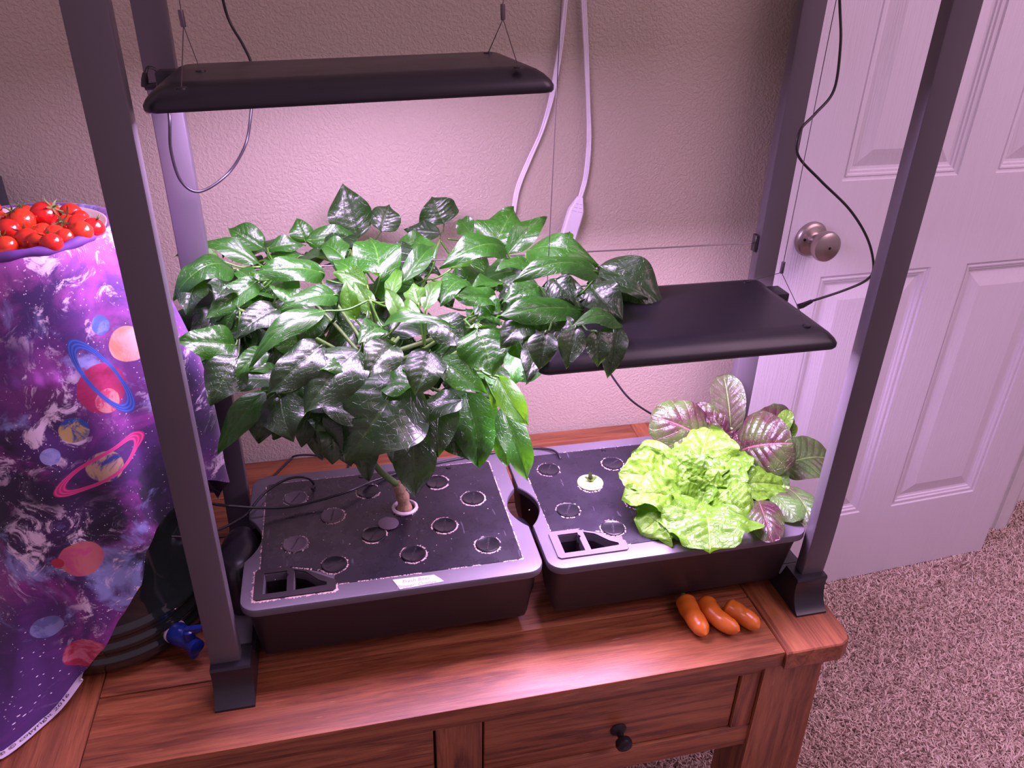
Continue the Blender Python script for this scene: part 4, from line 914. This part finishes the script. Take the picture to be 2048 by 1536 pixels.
# selvedge ribbon with lettering
path = [cloth_pt(-96-i*.6, 1) for i in range(50)]
def ribbon(i, k):
    a = path[max(0, min(len(path)-1, i))]; t_ = (path[min(len(path)-1, i+1)]-path[max(0, i-1)]).normalized(); sd = t_.cross(Vector((0, 0, 1))).normalized()
    return a+sd*k*(-1)+Vector((0, 0, .0008))
sgn = 1 if (ribbon(30, .01)-JC).length > (path[30]-JC).length else -1
m = MB(); m.quad_grid([[ribbon(i, sgn*k)+Vector((0, 0, -.0002*abs(k)/.012)) for k in (-.003, .004, .011)] for i in range(50)])
sv = put('selvedge', m.mesh('selvedge', True, False), simple('white_selvedge', (.60, .52, .62), .8), cl); sv['label'] = 'white printed edge strip'
al = [0]
for i in range(1, 50): al.append(al[-1]+(path[i]-path[i-1]).length)
tm = text_mesh('2016 copyright \u00a9 \u00ae Traditions'[::1], .0085, 'lettering', 0, 0)
xs_ = [v.co.x for v in tm.vertices]; x0_, x1_ = min(xs_), max(xs_); Lr = al[-1]
def on_ribbon(d, k):
    d = max(0, min(Lr-1e-5, d)); i = next(j for j in range(len(al)-1) if al[j+1] >= d); f = (d-al[i])/max(1e-6, al[i+1]-al[i])
    return ribbon(i, k).lerp(ribbon(i+1, k), f)+Vector((0, 0, .0006))
cpy = text_mesh('Traditions \u00ae \u00a9 copyright 2016', .0085, 'lettering', 0, 0); xs_ = [v.co.x for v in cpy.vertices]; x0_, x1_ = min(xs_), max(xs_)
for v in cpy.vertices:
    d = Lr*.97-(v.co.x-x0_)/(x1_-x0_)*Lr*.80; k = .0042-v.co.y*.9; v.co = on_ribbon(d, sgn*k)
put('lettering', cpy, M['dark_lettering'], sv)

# ------------------------------------------------------------------ bowl and tomatoes
m = MB(); BC = JC+Vector((0, 0, TOPZ-.0215))
m.lathe([(.001, 0), (.045, 0), (.068, .003), (.088, .013), (.096, .024), (.0985, .0245), (.0975, .021), (.088, .010), (.066, .0008+.004), (.001, .003)], BC, (0, 0, 1), 64, False)
bowl = put('shallow_bowl', m.mesh('shallow_bowl', True, True, 60), M['ceramic']); tag(bowl, 'pale shallow bowl under the pile of cherry tomatoes', 'bowl')
tg = random.Random(2)
def tomato_me(r_):
    m = MB(); m.lathe([(r_*math.sin(PI*k/14)*(1.0 if k < 14 else 0)*1.02, -r_*math.cos(PI*k/14)*.95+(-.0012 if k == 14 else 0)) for k in range(15)], (0, 0, 0), (0, 0, 1), 28, False); return m.mesh('tomato_body', True, True, 0)
tme = tomato_me(.0148)
cm = MB()
for i in range(5):
    a = i*2*PI/5+.3; d = Vector((math.cos(a), math.sin(a), 0)); s_ = Vector((-d.y, d.x, 0))
    cm.quad_grid([[d*x_+s_*w_*q+Vector((0, 0, z_)) for q in (-1, 0, 1)] for x_, w_, z_ in ((.0005, .0008, .0140), (.005, .0015, .0140), (.010, .001, .0145), (.014, .0001, .0175))])
cm.tube([(0, 0, .0136), (.001, 0, .018), (.003, .001, .0215)], .0009, 6); cme = cm.mesh('calyx', True, False, 0)
TL = [(89.5,430,26.7,.235,'topmost bright tomato at the peak of the pile'),(42,443,27,.215,'large tomato left of the topmost one'),(50,427,18,.262,'small tomato behind, left of the peak'),(18,459,22,.195,'tomato at the left, above the lowest corner one'),
 (-4,440,20,.225,'tomato cut by the left edge of the picture'),(142,429,22,.248,'tomato right of the peak with a second one beside it'),(160,438,18,.232,'half hidden tomato under the green stalks'),(187,457,22,.190,'rightmost tomato of the pile, by the post'),
 (135,450,21,.210,'tomato in the middle right of the pile'),(163,465,23,.170,'tomato at the lower right front'),(55,480,24,.165,'tomato at the front with a green calyx'),(86,463,18,.205,'small shaded tomato at the pile centre'),
 (110,470,21,.180,'tomato just right of the pile centre'),(130,477,20,.160,'tomato in the front row, third from the right'),(76,483,20,.155,'tomato wedged behind the frontmost one'),(103,488,22,.140,'frontmost tomato resting on the rolled hem'),(12,493,22,.150,'lowest tomato at the left front corner'),(-16,470,22,.19,'tomato mostly outside the left edge')]
for px, py, rp, d, lb in TL:
    c = at_y(px, py, d); rr = rp*(c-CAMP).dot(FWD)/CF/.0148
    r0 = empty('cherry_tomato', 'red cherry tomato: '+lb, 'tomato', tuple(c), 'cherry tomatoes in the bowl'); r0.scale = (rr, rr, rr); r0.rotation_euler = (tg.uniform(-1.3, .5), tg.uniform(-.9, .9), tg.uniform(0, 6))
    if px in (55, 187, 103): r0.rotation_euler = (.2 if px == 187 else -.7, .5, 1.0)
    put('tomato_body', tme, M['tomato'], r0, loc=(0, 0, 0))
    if tg.random() < .4 or px in (55, 187, 103): put('calyx', cme, M['calyx'], r0, loc=(0, 0, 0))
for i in range(16):      # the ones underneath that hold the pile up
    a = i*2.4; rr = .018+.0045*i; z_ = TOPZ-.0175+.0145+max(0, rr-.06)*.55
    if i == 0: rr = 0
    c = JC+Vector((rr*math.cos(a), rr*math.sin(a), z_))
    r0 = empty('cherry_tomato', 'red cherry tomato lying deep in the bowl, hidden beneath the pile', 'tomato', tuple(c), 'cherry tomatoes under the pile'); r0.rotation_euler = (tg.uniform(0, 3), tg.uniform(0, 3), 0)
    put('tomato_body', tme, M['tomato'], r0, loc=(0, 0, 0))

# ------------------------------------------------------------------ cords
def cord(name, label, pts, rad, mat, cat='cord', group=None, ends=()):
    m = MB(); m.tube(smooth(pts, 8), rad, 10); return m
def add_cord(name, label, pts, rad=.0018, mat='cord_black', cat='cord', group=None):
    m = MB(); m.tube(smooth(pts, 8), rad, 10); o = put(name, m.mesh(name, True, True, 0), M[mat]); tag(o, label, cat, group); return o
c1 = add_cord('power_cord', 'thin black cord looping down from the upper left grow light', [at_y(438,-60,.40), at_y(446,0,.40), at_y(460,45,.40), at_y(486,90,.39), at_y(503,130,.38), at_y(504,180,.37), at_y(501,235,.36), at_y(490,292,.35), at_y(455,348,.30), at_y(400,383,.285), at_y(362,362,.28), at_y(342,300,.275), at_y(339,235,.27),
   at_y(330,190,.30), at_y(322,160,.31), at_y(312,140,.285), at_y(297,135,.26), at_y(290,148,.25)], .0019)
m = MB(); a = at_y(290,146,.25); b = at_y(290,174,.25); c = at_y(314,172,.25); m.tube([a, a.lerp(b, .5), b], [.0028, .0042, .0042], 12); m.tube([b, c], .0040, 12); put('plug', m.mesh('plug'), M['cord_black'], c1)
c2 = add_cord('power_cord', 'thin black cord winding down past the doorknob to the lower right grow light', [at_y(1676,-60,.24), at_y(1680,20,.24), at_y(1681,90,.23), at_y(1668,180,.22), at_y(1630,228,.21), at_y(1600,262,.20), at_y(1596,310,.195), at_y(1640,360,.19), at_y(1700,420,.185), at_y(1736,480,.18), at_y(1747,535,.18), at_y(1733,560,.18), at_y(1690,580,.18), at_y(1630,600,.18), at_y(1607,607,.185)], .0019)
m = MB(); m.tube([at_y(1624,602,.182), at_y(1605,611,.187), at_y(1594,614,.19)], [.0028, .0042, .0042], 12); put('plug', m.mesh('plug'), M['cord_black'], c2)
add_cord('power_cord', 'black cord hanging in a curve below the lower right grow light', [at_y(1180,690,.33), at_y(1205,720,.33), at_y(1228,758,.34), at_y(1262,800,.36), at_y(1310,832,.39), at_y(1350,850,.41), at_y(1400,872,.42), Vector((.86, .45, .03)), Vector((.9, .47, .0025)), Vector((.7, .49, .0025))], .0019)
zc = LZ+.0032
add_cord('power_cord', 'black cord crossing the left tray and entering the rear of the right tray', [Vector((-.10, .40, .06)), at_y(395,1002,.24), at_y(440,1010,.235), at_y(530,1016,.235), at_y(600,1010,.24), at_z(690,985,zc+.012), at_z(745,962,zc+.004), at_z(800,945,zc), at_z(880,925,zc), at_z(960,910,zc), at_z(1010,902,zc), at_z(1060,896,zc), at_z(1100,899,zc+.002), at_z(1116,908,zc+.002), at_z(1121,918,LZ+.001)], .0021)
add_cord('power_cord', 'black cord arching over the left rear corner of the left tray', [Vector((-.13, .10, .16)), at_y(300,1082,.14), at_y(380,1072,.16), at_y(440,1058,.19), at_y(490,1030,.23), at_y(530,985,.27), at_y(575,958,.285), at_y(612,955,.29), at_z(628,968,LZ+.004), at_z(624,978,LZ+.001)], .0021)
add_cord('power_cord', 'black cord lying on the table strip behind the left tray', [Vector((.03, .50, .0025)), at_z(578,922,.0028), at_z(590,912,.01), at_z(620,910,.01), at_z(660,914,.004), at_z(700,912,.0028), Vector((.2, .50, .0025)), Vector((.3, .46, .0025))], .0021)
# white three-wire flat cords on the wall
def flat_cord(label, pts, twist0=0):
    P = smooth(pts, 8); m = MB()
    for k in (-1, 0, 1):
        q = []
        for i, p in enumerate(P):
            t_ = (P[min(i+1, len(P)-1)]-P[max(i-1, 0)]).normalized(); sd = t_.cross(Vector((0, 1, 0))).normalized(); f = .55+.45*abs(math.cos(i*.11+twist0)); q.append(p+sd*k*.0030*f+Vector((0, -abs(k)*.0015*(1-f), 0)))
        m.tube(q, .0020, 8)
    o = put('extension_cord', m.mesh('extension_cord', True, True, 0), M['cord_white']); tag(o, label, 'cord', 'white cords on the wall'); return o
yw = WY-.009
flat_cord('white flat extension cord bowing left down the wall behind the plant', [at_y(1136,-60,yw), at_y(1128,30,yw), at_y(1118,110,yw), at_y(1104,190,yw), at_y(1084,260,yw), at_y(1058,320,yw), at_y(1036,375,yw), at_y(1027,425,yw), at_y(1020,480,yw)], 1)
ec = flat_cord('white extension cord ending in a long outlet block on the wall', [at_y(1165,-60,yw), at_y(1174,0,yw)+Vector((-.006, 0, 0)), at_y(1172,100,yw), at_y(1176,200,yw), at_y(1178,280,yw), at_y(1172,350,yw), at_y(1160,396,yw-.004)], 2)
# outlet block
a, b = at_y(1160,394,yw-.006), at_y(1128,500,yw-.006); ax = (b-a).normalized(); sd = ax.cross(Vector((0, 1, 0))).normalized(); rs = []
for s_, w_, d_ in ((0, .005, .005), (.004, .0065, .006), (.024, .0145, .0075), (.030, .0150, .008), ((b-a).length-.002, .0150, .008), ((b-a).length, .013, .007)):
    c = a+ax*s_; rs.append([c+sd*w_+Vector((0, d_*.6, 0)), c+sd*w_*.8+Vector((0, d_, 0)), c-sd*w_*.8+Vector((0, d_, 0)), c-sd*w_+Vector((0, d_*.6, 0)), c-sd*w_+Vector((0, -d_*.6, 0)), c-sd*w_*.8+Vector((0, -d_, 0)), c+sd*w_*.8+Vector((0, -d_, 0)), c+sd*w_+Vector((0, -d_*.6, 0))])
m = MB(); m.rings(rs); ob = put('outlet_block', m.mesh('outlet_block', True, True, 30), M['cord_white'], ec)
m = MB()
for i in range(3):
    for sg in (-1, 1):
        c = a+ax*(.012+.007*i)+Vector((0, -.0070-.0004*i, 0)); e0 = c+sd*sg*.0015; e1_ = c+sd*sg*(.0060+.0020*i); m.tube([e0, e1_], .0006, 5)
put('grip_slot', m.mesh('grip_slot'), M['lettering'], ob)

# narrow dark upright seen at the very left edge
m = at_y(0, 400, .55)
o = put('metal_upright', bevel_box(m.x-.055, m.x-.004, .545, .595, FZ+.002, m.z-.002+.03, .003, 2, 'upright'), M['window_dark']); tag(o, 'dark grey metal upright cut off by the left edge, beside the wall', 'post')
